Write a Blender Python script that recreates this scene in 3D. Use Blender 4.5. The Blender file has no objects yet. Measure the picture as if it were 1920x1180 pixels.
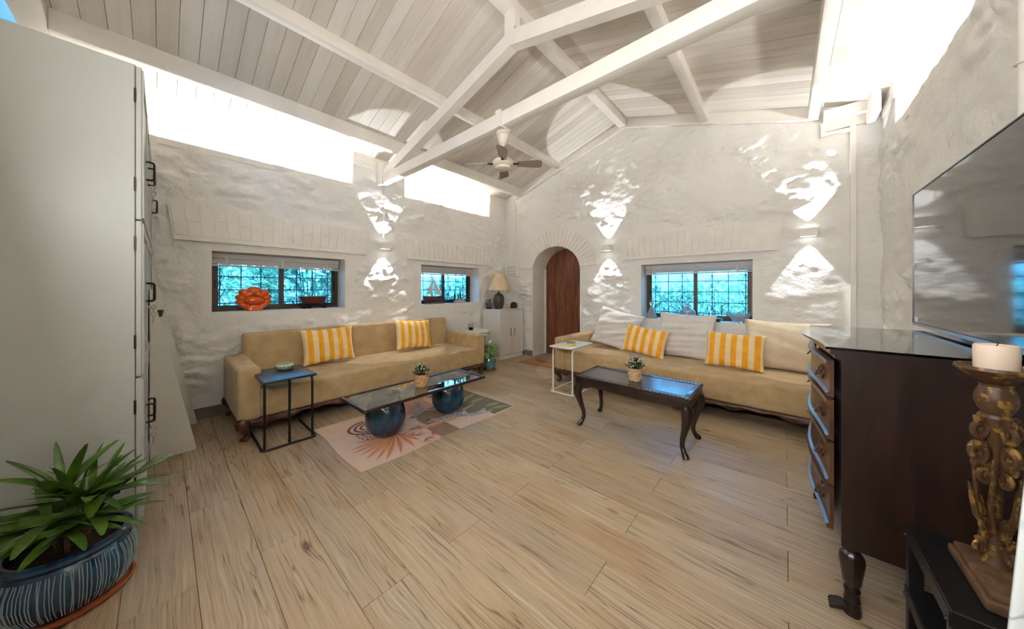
import bpy, bmesh, math, random
from mathutils import Vector, Matrix, Euler, noise
S = bpy.context.scene
COL = S.collection
PI = math.pi
R = math.radians
random.seed(7)

# ------------------------------------------------------------------ camera, sky, exposure
cam_d = bpy.data.cameras.new('camera'); cam = bpy.data.objects.new('camera', cam_d); COL.objects.link(cam)
cam.location = (0, 0, 1.25); cam.rotation_euler = (R(90), 0, R(41.48))
cam_d.sensor_width = 36.0; cam_d.sensor_fit = 'HORIZONTAL'; cam_d.lens = 36.0 * 578 / 1920
cam_d.shift_y = -46.5 / 1920; cam_d.clip_start = 0.02; cam_d.clip_end = 200
S.camera = cam
S.view_settings.view_transform = 'Standard'; S.view_settings.look = 'None'
S.view_settings.gamma = 1.0; S.view_settings.use_curve_mapping = False
S.view_settings.exposure = 0.52
S.cycles.use_denoising = True
S.cycles.max_bounces = 6; S.cycles.diffuse_bounces = 5; S.cycles.glossy_bounces = 3
S.cycles.transmission_bounces = 6; S.cycles.transparent_max_bounces = 8
S.cycles.use_adaptive_sampling = True; S.cycles.adaptive_threshold = 0.1; S.cycles.adaptive_min_samples = 16; S.cycles.use_light_tree = False
S.cycles.sample_clamp_indirect = 6.0; S.cycles.caustics_reflective = False; S.cycles.caustics_refractive = False

W = bpy.data.worlds.new('sky'); S.world = W; W.use_nodes = True
wn = W.node_tree.nodes; wn['Background'].inputs[0].default_value = (0.10, 0.47, 1.0, 1); wn['Background'].inputs[1].default_value = 12.0

def area(name, loc, rot, sx, sy, power, color, spread=180):
    d = bpy.data.lights.new(name, 'AREA'); d.shape = 'RECTANGLE'; d.size = sx; d.size_y = sy
    d.energy = power; d.color = color; d.spread = R(spread)
    o = bpy.data.objects.new(name, d); COL.objects.link(o); o.location = loc; o.rotation_euler = rot
    return o
# light of the strips lying in the two coves on top of the side walls; then fill light added behind the camera
XA, XC, YB, YK = -4.25, 0.705, 4.614, -0.53
LEDGE = 2.64
COVE_COL = (1.0, 0.995, 0.98)
for (x, y0, y1, w, t) in ((XA - 0.29, -0.5, 1.62, 23, 0), (XA - 0.29, 2.42, 4.13, 22, 0),
                          (XC + 0.07, -0.5, 1.62, 14, -28), (XC + 0.07, 2.42, 4.13, 13, -28)):
    area('cove_light', (x, (y0 + y1) / 2, LEDGE + 0.04), (R(180), R(t), 0), 0.04, (y1 - y0) - 0.1, w, COVE_COL)
for x, p in ((-0.1, 40), (-1.15, 28)):  # added unseen fill that evens out the room light from behind
    area('fill_light', (x, YK + 0.075, 1.80), (R(98), 0, 0), 0.9, 0.24, p, (1.0, 0.995, 0.98))

# ------------------------------------------------------------------ helpers
def lin(c):
    def f(v):
        v /= 255.0
        return v / 12.92 if v <= 0.04045 else ((v + 0.055) / 1.055) ** 2.4
    return (f(c[0]), f(c[1]), f(c[2]), 1.0)

MATS = {}
def newmat(name):
    m = bpy.data.materials.new(name); m.use_nodes = True
    nt = m.node_tree; b = nt.nodes['Principled BSDF']
    MATS[name] = m
    return m, nt, b

def N(nt, kind, **kw):
    n = nt.nodes.new(kind)
    for k, v in kw.items():
        if k.startswith('_'):
            setattr(n, k[1:], v)
        else:
            key = k.replace('__', ' ')
            n.inputs[int(key[1:]) if key[0] == 'i' and key[1:].isdigit() else key].default_value = v
    return n

def ramp(nt, fac, stops, interp='LINEAR'):
    r = nt.nodes.new('ShaderNodeValToRGB'); r.color_ramp.interpolation = interp
    e = r.color_ramp.elements
    while len(e) < len(stops): e.new(0.5)
    for i, (p, c) in enumerate(stops):
        e[i].position = p; e[i].color = c if len(c) == 4 else (*c, 1)
    nt.links.new(fac, r.inputs[0])
    return r.outputs[0]

def mixc(nt, fac, a, b, mode='MIX'):
    m = nt.nodes.new('ShaderNodeMix'); m.data_type = 'RGBA'; m.blend_type = mode
    for sock, v in ((m.inputs[0], fac), (m.inputs[6], a), (m.inputs[7], b)):
        if hasattr(v, 'is_output') or isinstance(v, bpy.types.NodeSocket): nt.links.new(v, sock)
        else: sock.default_value = v
    return m.outputs[2]

def math_(nt, op, a, b=None, clamp=False):
    m = nt.nodes.new('ShaderNodeMath'); m.operation = op; m.use_clamp = clamp
    for sock, v in ((m.inputs[0], a), (m.inputs[1], b)):
        if v is None: continue
        if isinstance(v, bpy.types.NodeSocket): nt.links.new(v, sock)
        else: sock.default_value = v
    return m.outputs[0]

def coords(nt, kind='Object', scale=(1, 1, 1), rot=(0, 0, 0), loc=(0, 0, 0)):
    t = nt.nodes.new('ShaderNodeTexCoord'); mp = nt.nodes.new('ShaderNodeMapping')
    nt.links.new(t.outputs[kind], mp.inputs[0])
    mp.inputs['Scale'].default_value = scale; mp.inputs['Rotation'].default_value = rot; mp.inputs['Location'].default_value = loc
    return mp.outputs[0]

def bump(nt, b, height, strength=0.3, dist=0.01):
    n = nt.nodes.new('ShaderNodeBump'); n.inputs['Strength'].default_value = strength; n.inputs['Distance'].default_value = dist
    nt.links.new(height, n.inputs['Height']); nt.links.new(n.outputs[0], b.inputs['Normal'])

def mat(name, col, rough=0.5, metal=0.0, var=0.12, vscale=6.0, bmp=0.0, bscale=60.0, spec=0.5, coat=0.0, stretch=(1, 1, 1)):
    """plain surface with procedural mottling and optional fine relief"""
    m, nt, b = newmat(name)
    c = lin(col); v = coords(nt, scale=stretch)
    n = N(nt, 'ShaderNodeTexNoise', Scale=vscale, Detail=4.0, Roughness=0.6); nt.links.new(v, n.inputs['Vector'])
    lo = tuple(x * (1 - var) for x in c[:3]) + (1,); hi = tuple(min(1, x * (1 + var)) for x in c[:3]) + (1,)
    nt.links.new(ramp(nt, n.outputs['Fac'], ((0.3, lo), (0.7, hi))), b.inputs['Base Color'])
    b.inputs['Roughness'].default_value = rough; b.inputs['Metallic'].default_value = metal
    b.inputs['Specular IOR Level'].default_value = spec; b.inputs['Coat Weight'].default_value = coat
    b.inputs['Coat Roughness'].default_value = 0.08
    if bmp:
        n2 = N(nt, 'ShaderNodeTexNoise', Scale=bscale, Detail=5.0); nt.links.new(v, n2.inputs['Vector'])
        bump(nt, b, n2.outputs['Fac'], bmp, 0.004)
    return m

def setp(o, label=None, cat=None, group=None, kind=None):
    if label: o['label'] = label
    if cat: o['category'] = cat
    if group: o['group'] = group
    if kind: o['kind'] = kind
    return o

def thing(name, label, cat, loc=(0, 0, 0), rz=0.0, group=None):
    o = bpy.data.objects.new(name, None); COL.objects.link(o); o.empty_display_size = 0.05
    o.location = loc; o.rotation_euler = (0, 0, rz)
    return setp(o, label, cat, group)

def link(name, me, m, parent=None, loc=None, rot=None, smooth=False):
    if m is not None and not me.materials: me.materials.append(MATS[m] if isinstance(m, str) else m)
    o = bpy.data.objects.new(name, me); COL.objects.link(o)
    if parent is not None: o.parent = parent
    if loc is not None: o.location = loc
    if rot is not None: o.rotation_euler = rot
    if smooth: shade(me)
    return o

def shade(me, ang=40):
    for p in me.polygons: p.use_smooth = True
    try: me.set_sharp_from_angle(angle=R(ang))
    except Exception: pass

class MB:
    """collects shapes into one mesh"""
    def __init__(s): s.v = []; s.f = []
    def add(s, vs, fs, M=None):
        o = len(s.v)
        s.v += [tuple(M @ Vector(q)) for q in vs] if M else [tuple(q) for q in vs]
        s.f += [tuple(i + o for i in f) for f in fs]
        return s
    def box(s, lo, hi, M=None):
        x0, y0, z0 = lo; x1, y1, z1 = hi
        return s.add([(x0, y0, z0), (x1, y0, z0), (x1, y1, z0), (x0, y1, z0), (x0, y0, z1), (x1, y0, z1), (x1, y1, z1), (x0, y1, z1)],
                     [(0, 3, 2, 1), (4, 5, 6, 7), (0, 1, 5, 4), (1, 2, 6, 5), (2, 3, 7, 6), (3, 0, 4, 7)], M)
    def rbox(s, lo, hi, bev=0.01, seg=2, M=None):
        bm = bmesh.new(); bmesh.ops.create_cube(bm, size=1.0)
        c = [(lo[i] + hi[i]) / 2 for i in range(3)]; d = [hi[i] - lo[i] for i in range(3)]
        for q in bm.verts: q.co = Vector((c[0] + q.co.x * d[0], c[1] + q.co.y * d[1], c[2] + q.co.z * d[2]))
        bmesh.ops.bevel(bm, geom=list(bm.edges), offset=min(bev, min(d) * 0.49), segments=seg, profile=0.5, affect='EDGES')
        bm.verts.index_update()
        s.add([q.co.copy() for q in bm.verts], [[q.index for q in f.verts] for f in bm.faces], M); bm.free()
        return s
    def tube(s, pts, r, seg=8, closed=False, M=None, cap=True, flat=1.0):
        pts = [Vector(p) for p in pts]; n = len(pts)
        rs = r if isinstance(r, (list, tuple)) else [r] * n
        vs = []; fs = []
        up = None
        for i in range(n):
            a = pts[(i - 1) % n] if (closed or i > 0) else pts[i]
            b = pts[(i + 1) % n] if (closed or i < n - 1) else pts[i]
            t = (b - a)
            t = t.normalized() if t.length > 1e-9 else Vector((0, 0, 1))
            if up is None:
                up = Vector((0, 0, 1)) if abs(t.z) < 0.9 else Vector((1, 0, 0))
            u = (up - t * up.dot(t))
            u = u.normalized() if u.length > 1e-6 else t.orthogonal().normalized()
            w = t.cross(u); up = u
            for k in range(seg):
                an = 2 * PI * k / seg
                vs.append(pts[i] + (u * math.cos(an) * flat + w * math.sin(an)) * rs[i])
        m = n if closed else n - 1
        for i in range(m):
            for k in range(seg):
                j = (i + 1) % n
                fs.append((i * seg + k, i * seg + (k + 1) % seg, j * seg + (k + 1) % seg, j * seg + k))
        if cap and not closed:
            fs.append(tuple(range(seg))[::-1]); fs.append(tuple((n - 1) * seg + k for k in range(seg)))
        return s.add(vs, fs, M)
    def lathe(s, prof, seg=32, M=None, mod=None, cap=True):
        vs = []; fs = []
        for (r, z) in prof:
            for k in range(seg):
                a = 2 * PI * k / seg; q = r * (mod(a, z) if mod else 1.0)
                vs.append((q * math.cos(a), q * math.sin(a), z))
        for i in range(len(prof) - 1):
            for k in range(seg):
                fs.append((i * seg + k, i * seg + (k + 1) % seg, (i + 1) * seg + (k + 1) % seg, (i + 1) * seg + k))
        if cap:
            if prof[0][0] > 1e-5: fs.append(tuple(range(seg))[::-1])
            if prof[-1][0] > 1e-5: fs.append(tuple((len(prof) - 1) * seg + k for k in range(seg)))
        return s.add(vs, fs, M)
    def prism(s, poly, h0, h1, M=None):
        """poly in xy, extruded along z from h0 to h1"""
        n = len(poly)
        vs = [(x, y, h0) for x, y in poly] + [(x, y, h1) for x, y in poly]
        fs = [tuple(range(n))[::-1], tuple(range(n, 2 * n))] + [(i, (i + 1) % n, n + (i + 1) % n, n + i) for i in range(n)]
        return s.add(vs, fs, M)
    def sphere(s, c, r, seg=12, rings=8, M=None):
        c = Vector(c); r = r if isinstance(r, (tuple, list)) else (r, r, r)
        vs = []; fs = []
        for i in range(rings + 1):
            p = PI * i / rings
            for k in range(seg):
                a = 2 * PI * k / seg
                vs.append((c.x + r[0] * math.sin(p) * math.cos(a), c.y + r[1] * math.sin(p) * math.sin(a), c.z + r[2] * math.cos(p)))
        for i in range(rings):
            for k in range(seg):
                fs.append((i * seg + k, (i + 1) * seg + k, (i + 1) * seg + (k + 1) % seg, i * seg + (k + 1) % seg))
        return s.add(vs, fs, M)
    def mesh(s, name):
        me = bpy.data.meshes.new(name); me.from_pydata(s.v, [], s.f); me.update()
        bm = bmesh.new(); bm.from_mesh(me); bmesh.ops.recalc_face_normals(bm, faces=bm.faces); bm.to_mesh(me); bm.free()
        return me
    def build(s, name, m, parent=None, loc=None, rot=None, smooth=True, ang=40):
        me = s.mesh(name); o = link(name, me, m, parent, loc, rot)
        if smooth: shade(me, ang)
        return o

def copy_tree(o, parent=None):
    c = o.copy(); COL.objects.link(c); c.parent = parent
    for ch in list(o.children): copy_tree(ch, c)
    return c

def swap_axes(which):
    """matrices that stand an xy outline up: 'xz' extrudes along -y, 'yz' extrudes along x"""
    if which == 'xz': return Matrix(((1, 0, 0, 0), (0, 0, -1, 0), (0, 1, 0, 0), (0, 0, 0, 1)))
    return Matrix(((0, 0, 1, 0), (1, 0, 0, 0), (0, 1, 0, 0), (0, 0, 0, 1)))
XZ = swap_axes('xz'); YZ = swap_axes('yz')

def arc(c, r, a0, a1, n, plane='xy'):
    out = []
    for i in range(n + 1):
        a = a0 + (a1 - a0) * i / n
        p, q = r * math.cos(a), r * math.sin(a)
        out.append((c[0] + p, c[1] + q, c[2]) if plane == 'xy' else (c[0] + p, c[1], c[2] + q) if plane == 'xz' else (c[0], c[1] + p, c[2] + q))
    return out

def rounded_path(pts, r, n=5):
    """polyline with its corners rounded"""
    pts = [Vector(p) for p in pts]; out = [pts[0]]
    for i in range(1, len(pts) - 1):
        a, b, c = pts[i - 1], pts[i], pts[i + 1]
        d0 = (a - b).normalized(); d1 = (c - b).normalized()
        for k in range(n + 1):
            t = k / n; p0 = b + d0 * r; p1 = b + d1 * r
            out.append((1 - t) ** 2 * p0 + 2 * t * (1 - t) * b + t * t * p1)
    out.append(pts[-1])
    return out

# ------------------------------------------------------------------ materials
def wall_mat():
    m, nt, b = newmat('wall_paint')
    v = coords(nt)
    n = N(nt, 'ShaderNodeTexNoise', Scale=1.6, Detail=6.0, Roughness=0.6); nt.links.new(v, n.inputs['Vector'])
    c = ramp(nt, n.outputs['Fac'], ((0.3, lin((231, 227, 220))), (0.7, lin((240, 237, 232)))))
    nt.links.new(c, b.inputs['Base Color']); b.inputs['Roughness'].default_value = 0.5
    b.inputs['Specular IOR Level'].default_value = 0.45
    n2 = N(nt, 'ShaderNodeTexNoise', Scale=13.0, Detail=5.0, Roughness=0.7); nt.links.new(v, n2.inputs['Vector'])
    bump(nt, b, n2.outputs['Fac'], 0.8, 0.02)
wall_mat()
mat('plaster', (236, 231, 223), 0.55, var=0.05, bmp=0.15, bscale=25)
mat('brick_paint', (236, 230, 221), 0.5, var=0.06, bmp=0.3, bscale=40)
mat('skirting', (126, 116, 104), 0.35, var=0.2, vscale=9)
mat('white_wood', (226, 218, 206), 0.42, var=0.08, vscale=5, bmp=0.15, bscale=30, stretch=(1, 1, 1))
mat('beam_paint', (234, 228, 219), 0.45, var=0.06, vscale=4, bmp=0.12, bscale=20)
mat('white_lacquer', (222, 218, 208), 0.35, var=0.03)
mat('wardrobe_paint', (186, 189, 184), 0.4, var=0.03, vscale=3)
mat('dark_gap', (52, 46, 40), 0.9)
mat('white_plastic', (232, 228, 220), 0.35, var=0.03)

def ceiling_mat():
    m, nt, b = newmat('ceiling_board')
    v = coords(nt, scale=(0.6, 6, 6))
    oi = N(nt, 'ShaderNodeObjectInfo')
    off = N(nt, 'ShaderNodeVectorMath', _operation='ADD'); nt.links.new(v, off.inputs[0])
    k = N(nt, 'ShaderNodeVectorMath', _operation='SCALE', i3=40.0); k.inputs[0].default_value = (1, 1, 1)
    nt.links.new(math_(nt, 'MULTIPLY', oi.outputs['Random'], 40.0), k.inputs[3]); nt.links.new(k.outputs[0], off.inputs[1])
    n = N(nt, 'ShaderNodeTexNoise', Scale=2.0, Detail=6.0, Roughness=0.65); nt.links.new(off.outputs[0], n.inputs['Vector'])
    c1 = ramp(nt, n.outputs['Fac'], ((0.25, lin((218, 210, 199))), (0.5, lin((230, 224, 215))), (0.75, lin((237, 233, 226)))))
    c2 = mixc(nt, 1.0, c1, ramp(nt, oi.outputs['Random'], ((0, lin((232, 228, 222))), (1, lin((255, 255, 255))))), 'MULTIPLY')
    nt.links.new(c2, b.inputs['Base Color']); b.inputs['Roughness'].default_value = 0.55
    bump(nt, b, n.outputs['Fac'], 0.25, 0.004)
ceiling_mat()

def floor_mat():
    m, nt, b = newmat('floor_wood')
    t = N(nt, 'ShaderNodeTexCoord'); oi = N(nt, 'ShaderNodeObjectInfo')
    rnd = N(nt, 'ShaderNodeCombineXYZ')
    nt.links.new(math_(nt, 'MULTIPLY', oi.outputs['Random'], 57.0), rnd.inputs[0]); nt.links.new(math_(nt, 'MULTIPLY', oi.outputs['Random'], 31.0), rnd.inputs[1])
    P = N(nt, 'ShaderNodeVectorMath', _operation='ADD'); nt.links.new(t.outputs['Object'], P.inputs[0]); nt.links.new(rnd.outputs[0], P.inputs[1])
    # warp so that grain runs round the knots
    kn = N(nt, 'ShaderNodeTexVoronoi', Scale=1.0, Randomness=1.0)
    ks = N(nt, 'ShaderNodeMapping'); ks.inputs['Scale'].default_value = (1.9, 4.8, 1); nt.links.new(P.outputs[0], ks.inputs[0]); nt.links.new(ks.outputs[0], kn.inputs['Vector'])
    kd = kn.outputs['Distance']
    near = ramp(nt, kd, ((0.0, (1, 1, 1)), (0.32, (0, 0, 0))))
    wn_ = N(nt, 'ShaderNodeTexNoise', Scale=1.0, Detail=3.0); ws = N(nt, 'ShaderNodeMapping'); ws.inputs['Scale'].default_value = (1.7, 7, 1)
    nt.links.new(P.outputs[0], ws.inputs[0]); nt.links.new(ws.outputs[0], wn_.inputs['Vector'])
    sx = N(nt, 'ShaderNodeSeparateXYZ'); nt.links.new(P.outputs[0], sx.inputs[0])
    yy = math_(nt, 'ADD', math_(nt, 'ADD', sx.outputs[1], math_(nt, 'MULTIPLY', wn_.outputs['Fac'], 0.055)), math_(nt, 'MULTIPLY', near, 0.022))
    cy = N(nt, 'ShaderNodeCombineXYZ'); nt.links.new(math_(nt, 'MULTIPLY', sx.outputs[0], 0.9), cy.inputs[0]); nt.links.new(math_(nt, 'MULTIPLY', yy, 42.0), cy.inputs[1])
    g1 = N(nt, 'ShaderNodeTexNoise', Scale=2.4, Detail=5.0, Roughness=0.6); nt.links.new(cy.outputs[0], g1.inputs['Vector'])
    cy2 = N(nt, 'ShaderNodeCombineXYZ'); nt.links.new(math_(nt, 'MULTIPLY', sx.outputs[0], 0.7), cy2.inputs[0]); nt.links.new(math_(nt, 'MULTIPLY', yy, 16.0), cy2.inputs[1])
    g2 = N(nt, 'ShaderNodeTexNoise', Scale=1.5, Detail=2.0, Roughness=0.5); nt.links.new(cy2.outputs[0], g2.inputs['Vector'])
    base = ramp(nt, g1.outputs['Fac'], ((0.30, lin((118, 98, 74))), (0.42, lin((178, 159, 133))), (0.6, lin((190, 173, 149))), (0.75, lin((206, 192, 172)))))
    # broad tone patches
    bt = N(nt, 'ShaderNodeTexNoise', Scale=1.6, Detail=3.0); bs = N(nt, 'ShaderNodeMapping'); bs.inputs['Scale'].default_value = (1, 3, 1); nt.links.new(P.outputs[0], bs.inputs[0]); nt.links.new(bs.outputs[0], bt.inputs['Vector'])
    base = mixc(nt, 0.75, base, ramp(nt, bt.outputs['Fac'], ((0.3, lin((222, 202, 178))), (0.5, lin((244, 238, 228))), (0.7, lin((236, 236, 236))))), 'MULTIPLY')
    # dark cracks: thin level line of the low noise
    cr = math_(nt, 'ABSOLUTE', math_(nt, 'SUBTRACT', g2.outputs['Fac'], 0.56))
    crm = ramp(nt, cr, ((0.0, (1, 1, 1)), (0.014, (0, 0, 0))))
    gate = ramp(nt, wn_.outputs['Fac'], ((0.42, (0, 0, 0)), (0.54, (1, 1, 1))))
    base = mixc(nt, math_(nt, 'MULTIPLY', math_(nt, 'MULTIPLY', crm, gate), 0.75), base, lin((84, 62, 42)))
    # knots
    ring = N(nt, 'ShaderNodeMath', _operation='SINE'); nt.links.new(math_(nt, 'MULTIPLY', kd, 150.0), ring.inputs[0])
    csep = N(nt, 'ShaderNodeSeparateColor'); nt.links.new(kn.outputs['Color'], csep.inputs[0])
    pick = ramp(nt, csep.outputs[0], ((0.40, (0, 0, 0)), (0.44, (1, 1, 1))))
    core = ramp(nt, math_(nt, 'ADD', kd, math_(nt, 'MULTIPLY', g1.outputs['Fac'], 0.05)), ((0.075, (1, 1, 1)), (0.14, (0, 0, 0))))
    kf = math_(nt, 'MULTIPLY', math_(nt, 'MULTIPLY', core, pick), math_(nt, 'ADD', math_(nt, 'MULTIPLY', ring.outputs[0], 0.15), 0.82))
    base = mixc(nt, kf, base, lin((88, 62, 42)))
    tone = ramp(nt, oi.outputs['Random'], ((0.0, (0.86, 0.84, 0.82)), (0.5, (1, 1, 1)), (1.0, (0.95, 0.92, 0.88))))
    base = mixc(nt, 1.0, base, tone, 'MULTIPLY')
    nt.links.new(base, b.inputs['Base Color'])
    nt.links.new(ramp(nt, g1.outputs['Fac'], ((0.3, (0.52, 0.52, 0.52)), (0.7, (0.40, 0.40, 0.40)))), b.inputs['Roughness'])
    b.inputs['Specular IOR Level'].default_value = 0.4
    bump(nt, b, g1.outputs['Fac'], 0.18, 0.003)
floor_mat()

def wood_mat(name, dark, light, rough=0.3, coat=0.3, sc=(2, 2, 14), axis_noise=2.2):
    m, nt, b = newmat(name)
    v = coords(nt, scale=sc)
    n = N(nt, 'ShaderNodeTexNoise', Scale=axis_noise, Detail=6.0, Roughness=0.6, Distortion=0.6); nt.links.new(v, n.inputs['Vector'])
    nt.links.new(ramp(nt, n.outputs['Fac'], ((0.3, lin(dark)), (0.7, lin(light)))), b.inputs['Base Color'])
    b.inputs['Roughness'].default_value = rough; b.inputs['Coat Weight'].default_value = coat; b.inputs['Coat Roughness'].default_value = 0.1
    bump(nt, b, n.outputs['Fac'], 0.08, 0.003)
    return m
wood_mat('door_wood', (72, 36, 20), (142, 84, 50), 0.38, 0.15, (9, 9, 0.9))
wood_mat('sofa_wood', (48, 27, 17), (92, 54, 34), 0.4, 0.2, (14, 2, 14))
wood_mat('dark_wood', (24, 15, 12), (46, 28, 22), 0.3, 0.35, (2, 12, 12))
wood_mat('chest_wood', (24, 13, 9), (46, 26, 18), 0.34, 0.2, (14, 14, 1.2))
wood_mat('drawer_wood', (54, 32, 20), (92, 60, 38), 0.34, 0.15, (2, 1.5, 12))
wood_mat('red_wood', (70, 30, 22), (110, 52, 38), 0.35, 0.2, (6, 6, 20))
wood_mat('worn_wood', (66, 45, 29), (118, 86, 58), 0.6, 0.0, (10, 10, 10))

def fabric_mat(name, c0, c1, scale=420.0, rough=0.9, bstr=0.25):
    m, nt, b = newmat(name)
    v = coords(nt)
    n = N(nt, 'ShaderNodeTexNoise', Scale=9.0, Detail=4.0); nt.links.new(v, n.inputs['Vector'])
    w = N(nt, 'ShaderNodeTexNoise', Scale=scale, Detail=2.0); nt.links.new(v, w.inputs['Vector'])
    f = math_(nt, 'ADD', math_(nt, 'MULTIPLY', n.outputs['Fac'], 0.5), math_(nt, 'MULTIPLY', w.outputs['Fac'], 0.5))
    nt.links.new(ramp(nt, f, ((0.35, lin(c0)), (0.65, lin(c1)))), b.inputs['Base Color'])
    b.inputs['Roughness'].default_value = rough; b.inputs['Sheen Weight'].default_value = 0.15; b.inputs['Specular IOR Level'].default_value = 0.2
    bump(nt, b, w.outputs['Fac'], bstr, 0.002)
fabric_mat('tan_linen', (168, 142, 100), (196, 169, 126))
fabric_mat('white_cotton', (214, 208, 202), (230, 226, 222), 300)
fabric_mat('cream_cotton', (206, 188, 160), (226, 210, 184), 300)
fabric_mat('shade_linen', (214, 186, 148), (232, 208, 172), 500)
fabric_mat('coir', (128, 80, 36), (176, 120, 60), 600, 0.95, 0.8)

def stripe_mat():
    m, nt, b = newmat('yellow_stripes')
    t = N(nt, 'ShaderNodeTexCoord'); s = N(nt, 'ShaderNodeSeparateXYZ'); nt.links.new(t.outputs['Object'], s.inputs[0])
    a = math_(nt, 'FRACT', math_(nt, 'ADD', math_(nt, 'MULTIPLY', s.outputs[0], 1 / 0.098), 10.2))
    n = N(nt, 'ShaderNodeTexNoise', Scale=14.0, Detail=3.0); nt.links.new(t.outputs['Object'], n.inputs['Vector'])
    ye = ramp(nt, n.outputs['Fac'], ((0.3, lin((236, 158, 28))), (0.7, lin((250, 180, 52)))))
    cr = ramp(nt, n.outputs['Fac'], ((0.3, lin((238, 208, 156))), (0.7, lin((248, 224, 178)))))
    f = ramp(nt, a, ((0.0, (0, 0, 0)), (0.485, (0, 0, 0)), (0.5, (1, 1, 1)), (0.985, (1, 1, 1)), (1.0, (0, 0, 0))))
    nt.links.new(mixc(nt, f, ye, cr), b.inputs['Base Color']); b.inputs['Roughness'].default_value = 0.8
    b.inputs['Sheen Weight'].default_value = 0.1; b.inputs['Specular IOR Level'].default_value = 0.2
    w = N(nt, 'ShaderNodeTexNoise', Scale=300.0); nt.links.new(t.outputs['Object'], w.inputs['Vector']); bump(nt, b, w.outputs['Fac'], 0.2, 0.002)
stripe_mat()

def glass_mat(name, col=(1, 1, 1, 1), rough=0.0, ior=1.45):
    m, nt, b = newmat(name)
    b.inputs['Base Color'].default_value = col; b.inputs['Roughness'].default_value = rough
    b.inputs['Transmission Weight'].default_value = 1.0; b.inputs['IOR'].default_value = ior
    return m
glass_mat('clear_glass', (0.96, 0.985, 0.98, 1)); glass_mat('green_glass', (0.25, 0.85, 0.62, 1)); glass_mat('ice_glass', (0.80, 0.90, 0.97, 1), 0.25); MATS['ice_glass'].node_tree.nodes['Principled BSDF'].inputs['Transmission Weight'].default_value = 0.7
glass_mat('table_glass', (0.90, 0.97, 0.94, 1), 0.0, 1.5)
def pane_mat():
    m, nt, b = newmat('window_pane')
    nt.nodes.remove(b)
    tr = N(nt, 'ShaderNodeBsdfTransparent'); tr.inputs[0].default_value = (0.93, 0.97, 1.0, 1)
    gl = N(nt, 'ShaderNodeBsdfGlossy'); gl.inputs['Roughness'].default_value = 0.0
    fr = N(nt, 'ShaderNodeFresnel', IOR=1.35); mx = N(nt, 'ShaderNodeMixShader')
    nt.links.new(fr.outputs[0], mx.inputs[0]); nt.links.new(tr.outputs[0], mx.inputs[1]); nt.links.new(gl.outputs[0], mx.inputs[2])
    nt.links.new(mx.outputs[0], nt.nodes['Material Output'].inputs[0])
pane_mat()
mat('bronze_alu', (78, 66, 54), 0.45, 0.3, var=0.05)
mat('iron_paint', (30, 44, 60), 0.5, 0.0, var=0.1)
mat('blind_white', (204, 200, 196), 0.5, var=0.03)
mat('black_metal', (22, 21, 22), 0.35, 0.2, var=0.1)
mat('black_top', (30, 28, 30), 0.28, 0.0, var=0.1)
mat('white_metal', (232, 228, 218), 0.35, 0.0, var=0.03)
mat('brass', (196, 156, 92), 0.3, 0.9)
mat('old_brass', (92, 64, 48), 0.45, 0.6, var=0.3, vscale=60)
mat('antique_metal', (56, 48, 44), 0.4, 0.7, var=0.2)
mat('steel', (170, 166, 158), 0.3, 0.9)
mat('fan_cream', (216, 206, 190), 0.35, 0.0, var=0.04)
mat('fan_blade', (150, 136, 120), 0.4, 0.1, var=0.05)
mat('terracotta', (168, 88, 48), 0.75, var=0.2, bmp=0.2)
mat('soil', (44, 28, 20), 0.95, var=0.4, vscale=60, bmp=0.9, bscale=120)
mat('wicker', (196, 152, 100), 0.75, var=0.2, vscale=40)
mat('wicker_pale', (206, 172, 130), 0.75, var=0.2, vscale=40)
mat('leaf_dark', (34, 70, 28), 0.45, var=0.3, vscale=30)
mat('flower_white', (244, 240, 226), 0.6, var=0.05)
mat('olive_ceramic', (74, 66, 48), 0.32, 0.1, var=0.15, vscale=30)
mat('celadon', (176, 190, 160), 0.25, var=0.08)
mat('black_ink', (16, 16, 18), 0.5)
mat('orange_glaze', (222, 92, 18), 0.12, var=0.1, vscale=8, coat=0.6)
mat('brown_pot', (96, 44, 32), 0.5, var=0.2, vscale=20)
mat('candle_wax', (236, 214, 192), 0.5, var=0.04, vscale=3)
mat('tv_screen', (9, 10, 11), 0.06, 0.0, var=0.0, spec=0.9)
mat('tv_bezel', (120, 122, 126), 0.3, 0.7)
mat('yellow_plastic', (246, 196, 30), 0.35); mat('blue_green_lid', (90, 150, 150), 0.4, var=0.5, vscale=120)
mat('sail', (226, 222, 214), 0.8); mat('stone_dark', (52, 44, 38), 0.6, var=0.3, vscale=50, bmp=0.4)
mat('book_dark', (46, 36, 34), 0.6); mat('book_blue', (34, 60, 110), 0.6)
mat('rubber', (20, 20, 20), 0.8)
def leaf_mat(name, c0, c1, rough=0.35):
    m, nt, b = newmat(name)
    v = coords(nt); n = N(nt, 'ShaderNodeTexNoise', Scale=12.0, Detail=3.0); nt.links.new(v, n.inputs['Vector'])
    nt.links.new(ramp(nt, n.outputs['Fac'], ((0.3, lin(c0)), (0.7, lin(c1)))), b.inputs['Base Color'])
    b.inputs['Roughness'].default_value = rough; b.inputs['Coat Weight'].default_value = 0.15
leaf_mat('palm_leaf', (40, 76, 18), (92, 128, 40)); leaf_mat('pothos_leaf', (96, 150, 50), (172, 200, 110), 0.4)
leaf_mat('garden_leaf', (130, 176, 120), (236, 240, 220), 0.4); leaf_mat('garden_leaf_b', (90, 140, 110), (190, 214, 180), 0.4)
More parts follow.
